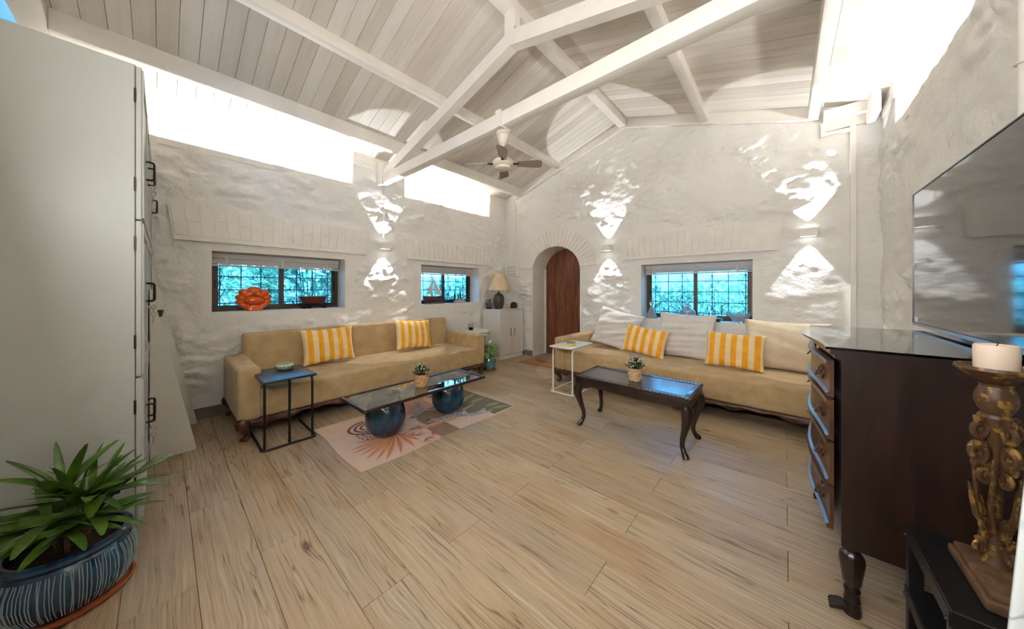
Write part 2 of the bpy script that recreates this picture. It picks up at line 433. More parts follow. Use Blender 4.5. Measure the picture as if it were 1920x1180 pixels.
def glaze(name, deep, mid, rim, z0, z1):
    """crackled running glaze: darker low down, lighter where it runs thin"""
    m, nt, b = newmat(name)
    v = coords(nt); n = N(nt, 'ShaderNodeTexNoise', Scale=9.0, Detail=5.0); 
    st = N(nt, 'ShaderNodeMapping'); st.inputs['Scale'].default_value = (3, 3, 0.7); nt.links.new(v, st.inputs[0]); nt.links.new(st.outputs[0], n.inputs['Vector'])
    nt.links.new(ramp(nt, n.outputs['Fac'], ((0.3, lin(deep)), (0.55, lin(mid)), (0.75, lin(rim)))), b.inputs['Base Color'])
    b.inputs['Roughness'].default_value = 0.14; b.inputs['Coat Weight'].default_value = 0.5
glaze('blue_glaze', (8, 34, 56), (14, 62, 92), (30, 92, 104), 0, 1)
glaze('teal_glaze', (44, 92, 96), (70, 124, 122), (120, 170, 158), 0, 1)
glaze('pot_glaze', (8, 40, 66), (12, 56, 86), (22, 78, 106), 0, 1)
mat('pot_stripe', (150, 172, 180), 0.3)
def gilt_mat():
    m, nt, b = newmat('gilt_wood')
    v = coords(nt); n = N(nt, 'ShaderNodeTexNoise', Scale=34.0, Detail=6.0, Roughness=0.7); nt.links.new(v, n.inputs['Vector'])
    f = ramp(nt, n.outputs['Fac'], ((0.53, (0, 0, 0)), (0.60, (1, 1, 1))))
    nt.links.new(mixc(nt, f, lin((78, 52, 32)), lin((176, 138, 70))), b.inputs['Base Color'])
    nt.links.new(math_(nt, 'MULTIPLY', f, 0.75), b.inputs['Metallic']); b.inputs['Roughness'].default_value = 0.42
    bump(nt, b, n.outputs['Fac'], 0.5, 0.004)
gilt_mat()
def curtain_mat():
    m, nt, b = newmat('printed_cloth')
    v = coords(nt); w = N(nt, 'ShaderNodeTexNoise', Scale=5.0, Detail=2.0); nt.links.new(v, w.inputs['Vector'])
    d = math_(nt, 'ABSOLUTE', math_(nt, 'SUBTRACT', w.outputs['Fac'], 0.5)); ln = ramp(nt, d, ((0.0, (1, 1, 1)), (0.012, (0, 0, 0))))
    vo = N(nt, 'ShaderNodeTexVoronoi', Scale=38.0); sm = N(nt, 'ShaderNodeMapping'); sm.inputs['Scale'].default_value = (1.6, 1.6, 0.8); nt.links.new(v, sm.inputs[0]); nt.links.new(sm.outputs[0], vo.inputs['Vector'])
    lf = ramp(nt, vo.outputs['Distance'], ((0.24, (1, 1, 1)), (0.28, (0, 0, 0)))); ga = ramp(nt, d, ((0.03, (1, 1, 1)), (0.05, (0, 0, 0))))
    f = math_(nt, 'MAXIMUM', ln, math_(nt, 'MULTIPLY', lf, ga))
    nt.links.new(mixc(nt, f, lin((196, 202, 200)), lin((140, 146, 148))), b.inputs['Base Color']); b.inputs['Roughness'].default_value = 0.85
curtain_mat()

# ------------------------------------------------------------------ the room shell
RX, RZ, SL = -1.80, 3.83, 0.31
def CZ(x): return RZ - SL * abs(x - RX)
def struct(o, label=None):
    o['kind'] = 'structure'
    if label: o['label'] = label
    return o
def root(name, label, loc=(0, 0, 0)):
    o = bpy.data.objects.new(name, None); COL.objects.link(o); o.location = loc
    return struct(o, label)

# floor: rows of planks running across the room, half-bond joints
floor = root('floor', 'pale knotty wooden plank floor of the whole room')
base = MB().box((XA - 0.4, YK - 0.3, -0.06), (XC + 0.4, 5.2, -0.016)).build('subfloor', 'dark_gap', floor, smooth=False)
PW, PL = 0.2096, 1.25
plank_mesh = {}
def plank(x0, x1, y0, y1):
    L, Wd = round(x1 - x0 - 0.0015, 4), round(y1 - y0 - 0.0015, 4)
    if (L, Wd) not in plank_mesh:
        b = MB().rbox((-L / 2, -Wd / 2, -0.016), (L / 2, Wd / 2, 0.0), 0.0012, 1)
        me = b.mesh('plank'); me.materials.append(MATS['floor_wood']); plank_mesh[(L, Wd)] = me
    o = link('plank', plank_mesh[(L, Wd)], None, floor, ((x0 + x1) / 2, (y0 + y1) / 2, random.uniform(-0.0004, 0.0)))
k0 = math.floor((YK - 2.82) / PW)
k = k0
while 2.82 + k * PW < YB:
    ya, yb = max(2.82 + k * PW, YK), min(2.82 + (k + 1) * PW, YB)
    off = 0.012 if (k % 2) else -0.613
    x = off - 5 * PL
    while x < XC:
        a, b_ = max(x, XA), min(x + PL, XC)
        if b_ - a > 0.01 and yb - ya > 0.01: plank(a, b_, ya, yb)
        x += PL
    k += 1
for (a, b_, c, d) in ((-3.543, -2.557, YB, YB + 0.21), (-3.543, -2.557, YB + 0.21, YB + 0.44)):
    plank(a, b_, c, d)

# rough painted stone surfaces
def fb(s, z, sc, o=4, seed=0.0): return noise.fractal(Vector((s * sc, z * sc * 1.5, seed)), 0.9, 2.1, o)
def stone(s, z, seed):
    lo = fb(s, z, 0.9, 3, seed)
    m = min(1.0, max(0.0, (fb(s, z, 1.1, 2, seed + 9.1) + 0.12) * 2.4))      # where bare stone shows through the plaster
    wx = s + 0.10 * fb(s, z, 3.0, 2, seed + 3.3); wz = z + 0.05 * fb(s, z, 3.0, 2, seed + 5.7)
    d, p = noise.voronoi(Vector((wx * 3.3, wz * 6.2, seed)))
    edge = min(1.0, (d[1] - d[0]) * 3.0)
    hgt = noise.noise(Vector((p[0].x * 3.7, p[0].y * 5.1, seed))) 
    med = fb(s, z, 5.5, 4, seed + 1.7)
    rid = 1.0 - abs(noise.noise(Vector((s * 7.0, z * 17.0, seed + 2.2)))) * 2.0
    fine = fb(s, z, 15.0, 3, seed + 6.4)
    return 0.020 * lo + m * (0.024 * edge * (0.55 + 0.9 * hgt) + 0.014 * rid * max(0.0, med + 0.25)) + 0.010 * med + (0.25 + 0.75 * m) * 0.005 * fine

def rough_wall(name, label, s0, s1, z0, z1, put, holes, calm, seed, step=0.0175, inside=None, amp=1.3, top=None, parent=None):
    """grid of the wall face, relief fading towards openings (holes) and calm rectangles"""
    cuts_s = sorted(set([round(q, 4) for h in holes for q in h[:2]])); cuts_z = sorted(set([round(q, 4) for h in holes for q in h[2:4]]))
    def lines(a, b, cuts):
        out = [a]; pts = sorted([c for c in cuts if a < c < b]) + [b]
        for c in pts:
            n = max(1, round((c - out[-1]) / step)); st = out[-1]
            out += [st + (c - st) * i / n for i in range(1, n + 1)]
        return out
    ss = lines(s0, s1, cuts_s); zz = lines(z0, z1, cuts_z)
    def dist(s, z, r):
        dx = max(r[0] - s, 0, s - r[1]); dz = max(r[2] - z, 0, z - r[3]); return math.hypot(dx, dz)
    V = []; idx = {}
    for i, s in enumerate(ss):
        for j, z in enumerate(zz):
            f = 1.0
            for h in holes: f = min(f, max(0.0, (dist(s, z, h) - 0.005) / 0.12))
            for c in calm: f = min(f, max(0.12, dist(s, z, c) / 0.10))
            f = f * f * (3 - 2 * f) if f < 1 else 1.0
            idx[(i, j)] = len(V); V.append(put(s, z, stone(s, z, seed) * f * amp))
    F = []
    for i in range(len(ss) - 1):
        for j in range(len(zz) - 1):
            cs, cz = (ss[i] + ss[i + 1]) / 2, (zz[j] + zz[j + 1]) / 2
            if any(h[0] < cs < h[1] and h[2] < cz < h[3] for h in holes): continue
            if inside and inside(cs, cz): continue
            if top and cz > top(cs): continue
            F.append((idx[(i, j)], idx[(i + 1, j)], idx[(i + 1, j + 1)], idx[(i, j + 1)]))
    me = bpy.data.meshes.new(name); me.from_pydata(V, [], F); me.update()
    used = set(v for f in F for v in f)
    bm = bmesh.new(); bm.from_mesh(me); bmesh.ops.delete(bm, geom=[v for v in bm.verts if not v.link_faces], context='VERTS'); bm.to_mesh(me); bm.free()
    for p in me.polygons: p.use_smooth = True
    return struct(link(name, me, 'wall_paint', parent), label)

W1 = (0.318, 1.554, 1.02, 1.64); W2 = (2.669, 3.88, 1.015, 1.645); W3 = (-1.567, -0.283, 0.842, 1.612)
L1 = (0.06, 1.81, 1.72, 2.045); L2 = (2.42, 4.15, 1.71, 2.015); L3 = (-1.83, -0.06, 1.70, 2.015)
def pad(w, d): return (w[0] - d, w[1] + d, w[2] - d, w[3] + d)
wall_left = rough_wall('wall_left', 'white painted rough stone wall with two recessed windows', YK - 0.02, YB + 0.04, 0, LEDGE,
                       lambda s, z, h: (XA + h, s, z), [W1, W2], [pad(W1, 0.06), pad(W2, 0.06), L1, L2], 1.3)
AX0, AX1, ASP, ARI = -3.543, -2.557, 1.60, 0.415
ACX, AHW = (AX0 + AX1) / 2, (AX1 - AX0) / 2
def in_arch(s, z):
    if not (AX0 < s < AX1): return False
    if z < ASP: return True
    return ((s - ACX) / (AHW + 0.03)) ** 2 + ((z - ASP) / (ARI + 0.03)) ** 2 < 1
wall_far = rough_wall('wall_far', 'white painted rough stone gable wall with arched doorway', XA - 0.04, XC + 0.04, 0, 3.86,
                      lambda s, z, h: (s, YB - h, z), [W3, (AX0, AX1, 0.0, ASP)], [pad(W3, 0.06), L3, (ACX - 0.8, ACX + 0.8, 1.62, 2.3), (-4.2, -3.9, 1.5, 3.2), (0.48, 0.55, 0.0, 2.9)], 4.7,
                      inside=in_arch, top=lambda s: CZ(s) + 0.04)
wall_right = rough_wall('wall_right', 'white painted rough stone wall behind the television', YK - 0.02, YB + 0.04, 0, LEDGE,
                        lambda s, z, h: (XC - h, s, z), [], [], 8.9)
def reveal(w, axis, plane, depth, parent):
    """smooth plastered lining of a window recess, outwards from the wall face"""
    s0, s1, z0, z1 = w; t = 0.05; b = MB(); d = depth
    if axis == 'x': bx = lambda a, c: b.box((plane - d, a[0], a[1]), (plane + 0.001, c[0], c[1]))
    else: bx = lambda a, c: b.box((a[0], plane - 0.001, a[1]), (c[0], plane + d, c[1]))
    bx((s0 - t, z0 - t), (s1 + t, z0)); bx((s0 - t, z1), (s1 + t, z1 + t)); bx((s0 - t, z0), (s0, z1)); bx((s1, z0), (s1 + t, z1))
    return b.build('window_reveal', 'plaster', parent, smooth=False)
reveal(W1, 'x', XA, 0.30, wall_left); reveal(W2, 'x', XA, 0.30, wall_left); reveal(W3, 'y', YB, 0.30, wall_far)

# arched doorway lining
b = MB(); n = 28; dep = 0.46
pts = [(AX0, 0.0)] + [(ACX - AHW * math.cos(PI * i / n), ASP + ARI * math.sin(PI * i / n)) for i in range(n + 1)] + [(AX1, 0.0)]
vs = []; fs = []
for (x, z) in pts: vs += [(x, YB - 0.012, z), (x, YB + dep, z)]
for i in range(len(pts) - 1): fs.append((2 * i, 2 * i + 1, 2 * i + 3, 2 * i + 2))
b.add(vs, fs); b.build('doorway_reveal', 'plaster', wall_far, ang=30)
# brick arch over the doorway: one wedge after another
nb = 26
OW, OR_ = 0.815, 0.72
def ring(t, k, y, gap=0.0):
    return (ACX - (AHW + (OW - AHW) * k) * math.cos(t), y, ASP + (ARI + (OR_ - ARI) * k) * math.sin(t))
t0, t1 = R(5), R(175)
bb = MB(); m_ = 52; vs = []; fs = []
for i in range(m_ + 1):
    t = t0 + (t1 - t0) * i / m_
    vs += [ring(t, 0, YB + 0.02), ring(t, 1, YB + 0.02), ring(t, 1, YB - 0.022), ring(t, 0, YB - 0.022)]
for i in range(m_):
    a = 4 * i
    for k in range(4): fs.append((a + k, a + (k + 1) % 4, a + 4 + (k + 1) % 4, a + 4 + k))
fs += [(0, 1, 2, 3), (4 * m_, 4 * m_ + 3, 4 * m_ + 2, 4 * m_ + 1)]
arch_band = bb.add(vs, fs).build('arch_band', 'plaster', wall_far, ang=30)
for i in range(nb):
    ta = t0 + (t1 - t0) * (i + 0.05) / nb; tb = t0 + (t1 - t0) * (i + 0.95) / nb
    dy = random.uniform(0.0, 0.004)
    q = [ring(ta, 0.02, 0), ring((ta + tb) / 2, 0.02, 0), ring(tb, 0.02, 0), ring(tb, 0.97, 0), ring((ta + tb) / 2, 0.97, 0), ring(ta, 0.97, 0)]
    MB().prism([(p[0], p[2]) for p in q], YB - 0.018, YB - 0.031 - dy, Matrix(((1, 0, 0, 0), (0, 0, 1, 0), (0, 1, 0, 0), (0, 0, 0, 1)))).build('brick', 'brick_paint', arch_band, smooth=False)

# flat brick arches (lintels) over the windows: proud body, bottom ledge, bricks in soldier course
def lintel(rect, slope_top, put, parent, ncol, flare=0.04):
    """put(s, z, out) -> xyz"""
    s0, s1, z0, z1 = rect
    def slab(poly, o0, o1, name, m, par):
        nn = len(poly); vs = [put(s, z, o0) for s, z in poly] + [put(s, z, o1) for s, z in poly]
        fs = [tuple(range(nn)), tuple(range(nn, 2 * nn))[::-1]] + [(i, (i + 1) % nn, nn + (i + 1) % nn, nn + i) for i in range(nn)]
        return MB().add(vs, fs).build(name, m, par, smooth=False)
    zt = lambda s: z1 + slope_top * math.sin(PI * (s - s0) / (s1 - s0))
    nn = 16
    top = [(s0 - flare + (s1 - s0 + 2 * flare) * i / nn, zt(s0 + (s1 - s0) * i / nn)) for i in range(nn + 1)]
    body = slab([(s0, z0), (s1, z0)] + top[::-1], -0.02, 0.028, 'lintel', 'plaster', parent)
    slab([(s0 + 0.004, z0 - 0.002), (s1 - 0.004, z0 - 0.002), (s1 - 0.004, z0 + 0.032), (s0 + 0.004, z0 + 0.032)], 0.0, 0.05, 'ledge', 'plaster', body)
    zb = z0 + 0.045
    for i in range(ncol):
        a = (i + 0.07) / ncol; c = (i + 0.93) / ncol
        def P(f, k):
            sb = s0 + 0.01 + (s1 - s0 - 0.02) * f; st = s0 - flare + 0.01 + (s1 - s0 + 2 * flare - 0.02) * f
            zz_ = zb + (zt(s0 + (s1 - s0) * f) - 0.012 - zb) * k
            return (sb + (st - sb) * k, zz_)
        segs = [(0, 1)] if i % 2 == 0 else ([(0, 0.44), (0.51, 1)] if (i // 2) % 2 == 0 else [(0, 0.40), (0.47, 0.82)] if i % 3 else [(0, 0.52), (0.59, 1)])
        for (k0_, k1_) in segs:
            slab([P(a, k0_), P(c, k0_), P(c, k1_), P(a, k1_)], 0.02, 0.034 + random.uniform(0, 0.003), 'brick', 'brick_paint', body)
lintel(L1, 0.012, lambda s, z, o: (XA + o, s, z), wall_left, 19)
lintel(L2, 0.012, lambda s, z, o: (XA + o, s, z), wall_left, 19)
lintel(L3, 0.03, lambda s, z, o: (s, YB - o, z), wall_far, 21)

# coves: ledge on top of the side walls, outer wall behind it, piers that carry the truss
for (wall, xi, sg) in ((wall_left, XA, -1), (wall_right, XC, 1)):
    xo = xi + sg * 0.36
    MB().box((min(xi, xo + sg * 0.1), YK, LEDGE - 0.06), (max(xi, xo + sg * 0.1), YB + 0.3, LEDGE)).build('ledge', 'plaster', wall, smooth=False)
    MB().box((min(xo, xo + sg * 0.1), YK, LEDGE), (max(xo, xo + sg * 0.1), YB + 0.3, 3.2)).build('cove_back', 'plaster', wall, smooth=False)
    for (ya, yb) in ((1.65, 2.395), (4.157, YB + 0.02)):
        p = MB().rbox((min(xi + sg * 0.004, xo), ya, LEDGE - 0.01), (max(xi + sg * 0.004, xo), yb, CZ(xi) + 0.0), 0.012, 2).build('pier', 'wall_paint', wall)
        MB().box((min(xi - sg * 0.004, xo), ya + 0.004, CZ(xi) - 0.15), (max(xi - sg * 0.004, xo), yb - 0.004, CZ(xi) + 0.02)).build('wall_plate', 'beam_paint', wall, smooth=False)
    for (ya, yb) in ((YK + 0.05, 1.6), (2.44, 4.12)):
        MB().box((xi + (-0.31 if sg < 0 else 0.05), ya, LEDGE), (xi + (-0.27 if sg < 0 else 0.09), yb, LEDGE + 0.02)).build('led_strip', 'white_plastic', wall, smooth=False)

# back wall behind the camera: gable boards above, strip of glazing under the tie, solid below
GZ0, GZ1 = 2.52, 2.73
wall_back = struct(MB().box((XA - 0.4, YK - 0.14, 0), (XC + 0.4, YK, GZ0)).build('wall_back', 'plaster', smooth=False), 'white plastered wall behind the camera')
vs = [(XA - 0.45, YK, GZ1), (XC + 0.45, YK, GZ1), (XC + 0.45, YK, CZ(XC + 0.45) + 0.03), (RX, YK, RZ + 0.03), (XA - 0.45, YK, CZ(XA - 0.45) + 0.03)]
vs += [(x, y - 0.10, z) for x, y, z in vs]
MB().add(vs, [(0, 1, 2, 3, 4), (9, 8, 7, 6, 5)] + [(i, (i + 1) % 5, 5 + (i + 1) % 5, 5 + i) for i in range(5)]).build('gable_panel', 'white_lacquer', wall_back, smooth=False)
window_4 = root('window_4', 'strip of glazing high in the wall behind the wardrobe')
fb_ = MB()
for x in (-2.72,): fb_.box((x - 0.02, YK - 0.09, GZ0), (x + 0.02, YK - 0.04, GZ1))
fb_.box((XA - 0.44, YK - 0.09, GZ0), (-2.7, YK - 0.04, GZ0 + 0.04)); fb_.box((XA - 0.44, YK - 0.09, GZ1 - 0.025), (-2.7, YK + 0.002, GZ1))
fb_.build('window_frame', 'white_lacquer', window_4, smooth=False)
MB().box((XA - 0.44, YK - 0.068, GZ0), (-2.7, YK - 0.064, GZ1)).build('pane', 'window_pane', window_4, smooth=False)
GX1 = -2.7
MB().box((XA - 0.45, YK - 0.14, GZ0), (-3.5, YK, GZ1 + 0.01)).build('end_pier', 'plaster', wall_back, smooth=False)
for _ in (0,):
    MB().box((GX1, YK - 0.14, GZ0), (XC + 0.45, YK, GZ1 + 0.01)).build('end_pier', 'plaster', wall_back, smooth=False)

# ceiling: boards down the slopes, purlins, dark deck above
ceiling = root('ceiling', 'whitewashed board ceiling on both slopes of the gable roof')
ANG = math.atan(SL)
bw = 0.1195
nrow = int((YB + 0.02 - YK) / bw) + 1
for side, L in ((-1, 2.92 / math.cos(ANG)), (1, 2.98 / math.cos(ANG))):
    bm_ = MB().rbox((0.0, -bw / 2 + 0.0012, 0.0), (L, bw / 2 - 0.0012, 0.016), 0.0015, 1).mesh('board'); bm_.materials.append(MATS['ceiling_board'])
    for i in range(nrow):
        y = YB + 0.01 - bw * (i + 0.5)
        o = link('board', bm_, None, ceiling, (RX, y, RZ + random.uniform(-0.0015, 0.0025)), (random.uniform(-0.006, 0.006), ANG, PI if side < 0 else 0.0))
    dm = MB().box((-0.02, YK - 0.3, 0.024), (L + 0.2, YB + 0.4, 0.06))
    dm.build('deck', 'dark_gap', ceiling, (RX, 0 if side > 0 else (YB + YK) * 0 , RZ), (0, ANG, 0), smooth=False) if side > 0 else \
        MB().box((-0.02, -YB - 0.4, 0.024), (L + 0.2, -YK + 0.3, 0.06)).build('deck', 'dark_gap', ceiling, (RX, 0, RZ), (0, ANG, PI), smooth=False)
for (x, zb, w) in ((-1.83, 3.70, 0.10), (-2.98, 3.375, 0.085), (-3.86, 3.055, 0.09), (-0.766, 3.385, 0.085), (0.231, 3.075, 0.085)):
    MB().rbox((x - w / 2, YK, zb), (x + w / 2, YB + 0.02, CZ(x) + 0.02), 0.006, 2).build('purlin', 'beam_paint', ceiling)
# cables along the right-hand purlin
for k in range(2):
    MB().tube([(0.231 + 0.052 + 0.016 * k, YK, 3.19 - 0.018 * k), (0.231 + 0.052 + 0.016 * k, YB - 0.03, 3.19 - 0.018 * k)], 0.007, 6).build('cable', 'white_plastic', ceiling)

# truss
truss = root('roof_truss', 'white painted timber truss spanning the room under the ceiling')
TY0, TY1 = 2.0, 2.1
MB().rbox((XA - 0.02, TY0, 2.72), (XC + 0.02, TY1, 2.845), 0.006, 2).build('tie_beam', 'beam_paint', truss)
def rafter(sg):
    xa = RX - sg * 0.05; xe = XA + 0.05 if sg < 0 else XC - 0.05
    zt = lambda x: 3.545 - 0.275 * abs(x - RX)
    poly = [(xa, zt(xa)), (xe, zt(xe)), (xe, zt(xe) - 0.13), (xa, zt(xa) - 0.13)]
    e_ = 0.002 if sg < 0 else 0.004
    vs = [(x, TY0 + e_, z) for x, z in poly] + [(x, TY1 - e_, z) for x, z in poly]
    MB().add(vs, [(0, 1, 2, 3), (7, 6, 5, 4)] + [(i, (i + 1) % 4, 4 + (i + 1) % 4, 4 + i) for i in range(4)]).build('rafter', 'beam_paint', truss, smooth=False)
rafter(-1); rafter(1)
MB().rbox((RX - 0.07, TY0 + 0.01, 3.40), (RX + 0.05, TY1 - 0.01, 3.72), 0.004, 1).build('ridge_cleat', 'beam_paint', truss)
MB().rbox((XA - 0.0, TY0 - 0.03, 2.70), (XA + 0.12, TY0 + 0.02, 3.0), 0.005, 1).build('end_block', 'beam_paint', truss)

# board along the top of the gable wall, following the slope
trim_1 = root('trim_1', 'white board cover strip along the sloping top of the gable wall')
for sg, xe in ((-1, -3.95), (1, 0.27)):
    zt = lambda x: CZ(x) - 0.10
    for (o0, o1, t0_, t1_, nm) in ((0.0, 0.03, 0.0, 0.13, 'wall_plate'), (0.0, 0.042, -0.045, 0.0, 'cover_strip')):
        poly = [(RX, zt(RX) + t0_), (xe, zt(xe) + t0_), (xe, zt(xe) + t1_), (RX, zt(RX) + t1_)]
        vs = [(x, YB - o1, z) for x, z in poly] + [(x, YB + 0.02, z) for x, z in poly]
        MB().add(vs, [(0, 1, 2, 3), (7, 6, 5, 4)] + [(i, (i + 1) % 4, 4 + (i + 1) % 4, 4 + i) for i in range(4)]).build(nm, 'beam_paint', trim_1, smooth=False)
# boxed corner by the right-hand purlin: short beam, boards and jogging duct
trim_2 = root('trim_2', 'boxed timber corner above the cable duct on the gable wall')
MB().rbox((0.30, YB - 0.10, 2.99), (0.64, YB + 0.0, 3.10), 0.004, 1).build('short_beam', 'beam_paint', trim_2)
MB().rbox((0.60, YB - 0.30, 2.88), (0.66, YB + 0.0, 3.10), 0.004, 1).build('bracket', 'beam_paint', trim_2)
MB().box((0.31, YB - 0.034, 2.90), (0.66, YB, 2.995)).build('board', 'beam_paint', trim_2, smooth=False)
MB().box((0.285, YB - 0.04, 2.85), (0.32, YB, 3.00)).build('duct', 'white_plastic', trim_2, smooth=False)
MB().box((0.32, YB - 0.038, 2.852), (0.53, YB, 2.885)).build('duct', 'white_plastic', trim_2, smooth=False)
MB().box((0.495, YB - 0.046, 0.3), (0.535, YB, 2.90)).build('duct', 'white_plastic', trim_2, smooth=False)
# skirting
for nm, lo, hi in (('baseboard_left', (XA, YK, 0), (XA + 0.03, YB, 0.10)), ('baseboard_far', (XA, YB - 0.03, 0), (AX0 - 0.02, YB, 0.10)),
                   ('baseboard_right', (XC - 0.03, YK, 0), (XC, YB, 0.10))):
    struct(MB().rbox(lo, hi, 0.003, 1).build(nm, 'skirting'), 'grey tile skirting along the foot of the wall')
struct(MB().rbox((AX1 + 0.02, YB - 0.03, 0), (XC, YB, 0.10), 0.003, 1).build('baseboard_door_side', 'skirting'), 'grey tile skirting under the sofa window wall')

# door leaf in the arch
door_1 = root('door_1', 'dark reddish brown wooden door leaf at the back of the arch')
DY = YB + 0.40
npl = 1
pts = [(AX0 - 0.04, -0.012)] + [(ACX - (AHW + 0.04) * math.cos(PI * i / 24), ASP + 0.02 + (ARI + 0.04) * math.sin(PI * i / 24)) for i in range(25)] + [(AX1 + 0.04, -0.012)]
MB().prism(pts, DY, DY + 0.045, Matrix(((1, 0, 0, 0), (0, 0, 1, 0), (0, 1, 0, 0), (0, 0, 0, 1)))).build('door_leaf', 'door_wood', door_1, smooth=False)
MB().box((AX0 - 0.0, DY - 0.03, 0.0), (AX0 + 0.022, DY - 0.002, ASP + 0.05)).build('door_stop', 'plaster', door_1, smooth=False)

for x in (-0.1, -1.15):  # made-up panel bodies, added out of view to hold the fill lights
    struct(MB().rbox((x - 0.47, YK, 1.66), (x + 0.47, YK + 0.07, 1.94), 0.01, 2).build('trim_fill_panel', 'white_plastic'), 'flat white panel added behind the camera to carry unseen fill light')

# ------------------------------------------------------------------ windows, grilles, blinds, garden
class Face:
    """a wall opening seen from the room: put(s, z, d) with d metres outwards from the wall face"""
    def __init__(f, axis, plane): f.axis = axis; f.plane = plane
    def pt(f, s, z, d): return (f.plane - d, s, z) if f.axis == 'x' else (s, f.plane + d, z)
    def box(f, mb, s0, s1, z0, z1, d0, d1):
        a, c = f.pt(s0, z0, d0), f.pt(s1, z1, d1)
        return mb.box([min(a[i], c[i]) for i in range(3)], [max(a[i], c[i]) for i in range(3)])
FA, FB = Face('x', XA), Face('y', YB)

def make_window(name, label, F, w, gl):
    """gl: list of (s0, s1) glass spans"""
    s0, s1, z0, z1 = w; r = root(name, label)
    m = MB(); t = 0.035
    F.box(m, s0, s0 + t, z0, z1, 0.25, 0.30); F.box(m, s1 - t, s1, z0, z1, 0.25, 0.30)
    F.box(m, s0 + t, s1 - t, z0, z0 + 0.028, 0.25, 0.30); F.box(m, s0 + t, s1 - t, z1 - 0.03, z1, 0.25, 0.30)
    m.build('window_frame', 'bronze_alu', r, smooth=False)
    mid = (s0 + s1) / 2
    for i, (a, c) in enumerate(((s0 + 0.02, mid + 0.025), (mid - 0.025, s1 - 0.02))):
        d0 = 0.262 if i == 0 else 0.28; m = MB(); e = 0.048
        F.box(m, a, a + e, z0 + 0.014, z1 - 0.014, d0, d0 + 0.018); F.box(m, c - e, c, z0 + 0.014, z1 - 0.014, d0, d0 + 0.018)
        F.box(m, a + e, c - e, z0 + 0.014, z0 + 0.06, d0, d0 + 0.018); F.box(m, a + e, c - e, z1 - 0.05, z1 - 0.014, d0, d0 + 0.018)
        sash = m.build('sash', 'bronze_alu', r, smooth=False)
        m = MB(); F.box(m, a + e, c - e, z0 + 0.06, z1 - 0.05, d0 + 0.007, d0 + 0.011); m.build('pane', 'window_pane', sash, smooth=False)
        m = MB(); q = a + 0.012 if i == 0 else c - 0.03
        F.box(m, q, q + 0.018, (z0 + z1) / 2 - 0.06, (z0 + z1) / 2 + 0.03, d0 - 0.006, d0); m.build('latch', 'black_metal', sash, smooth=False)
    return r
make_window('window_1', 'wide recessed window behind the orange ceramic, bronze frame', FA, W1, None)
make_window('window_2', 'small recessed window behind the model sailing boat, bronze frame', FA, W2, None)
make_window('window_3', 'recessed window behind the white cushions, bronze frame', FB, W3, None)

def spiral(c, r0, r1, a0, a1, n):
    return [(c[0] + (r0 + (r1 - r0) * i / n) * math.cos(a0 + (a1 - a0) * i / n), c[1] + (r0 + (r1 - r0) * i / n) * math.sin(a0 + (a1 - a0) * i / n)) for i in range(n + 1)]
def scroll_curve(h):
    """C-scroll touching x=0 at its middle, curls at both ends"""
    pts = []
    top = spiral((0.62 * h, 0.60 * h), 0.30 * h, 0.12 * h, R(200), R(-150), 14)
    belly = [(0.02 * h, 0.0), (0.12 * h, 0.25 * h)]
    half = [(0.0, 0.0), (0.10 * h, 0.20 * h)] + [(x * 0.9, y) for x, y in top[2:]]
    return [(x, -y) for x, y in half[::-1]][:-1] + half
def grille(label, F, w, nv, nh):
    s0, s1, z0, z1 = w; D = 0.36
    g = thing('window_grille', label, 'grille', F.pt((s0 + s1) / 2, z0 - 0.02, D), 0.0, 'iron window grilles')
    o = Vector(g.location)
    def L(p): return tuple(Vector(p) - o)
    vs_ = [s0 + (s1 - s0) * (i + 0.5) / nv for i in range(nv)]; hs = [z0 + 0.03 + (z1 - z0 - 0.03) * (j + 0.35) / nh for j in range(nh)]
    for s in vs_: MB().tube([L(F.pt(s, z0 - 0.02, D)), L(F.pt(s, z1 + 0.02, D))], 0.006, 6).build('bar', 'iron_paint', g)
    for z in hs: MB().tube([L(F.pt(s0 - 0.02, z, D)), L(F.pt(s1 + 0.02, z, D))], 0.006, 6).build('bar', 'iron_paint', g)
    hgt = (hs[1] - hs[0]) * 0.62
    cv = scroll_curve(hgt)
    for i, s in enumerate(vs_):
        if i % 2: continue
        for j in range(-1, len(hs)):
            zc = hs[j] + (hs[1] - hs[0]) * 0.5 if j >= 0 else hs[0] - (hs[1] - hs[0]) * 0.5
            if zc < z0 - 0.02 or zc > z1: continue
            for sg in (-1, 1):
                MB().tube([L(F.pt(s + sg * (x + 0.006), zc + y, D)) for x, y in cv], 0.0032, 5).build('scroll', 'iron_paint', g)
grille('scrolled dark iron grille outside the window with the orange ceramic', FA, W1, 7, 4)
grille('scrolled dark iron grille outside the window with the model boat', FA, W2, 7, 4)
grille('scrolled dark iron grille outside the window over the cushions', FB, W3, 7, 5)

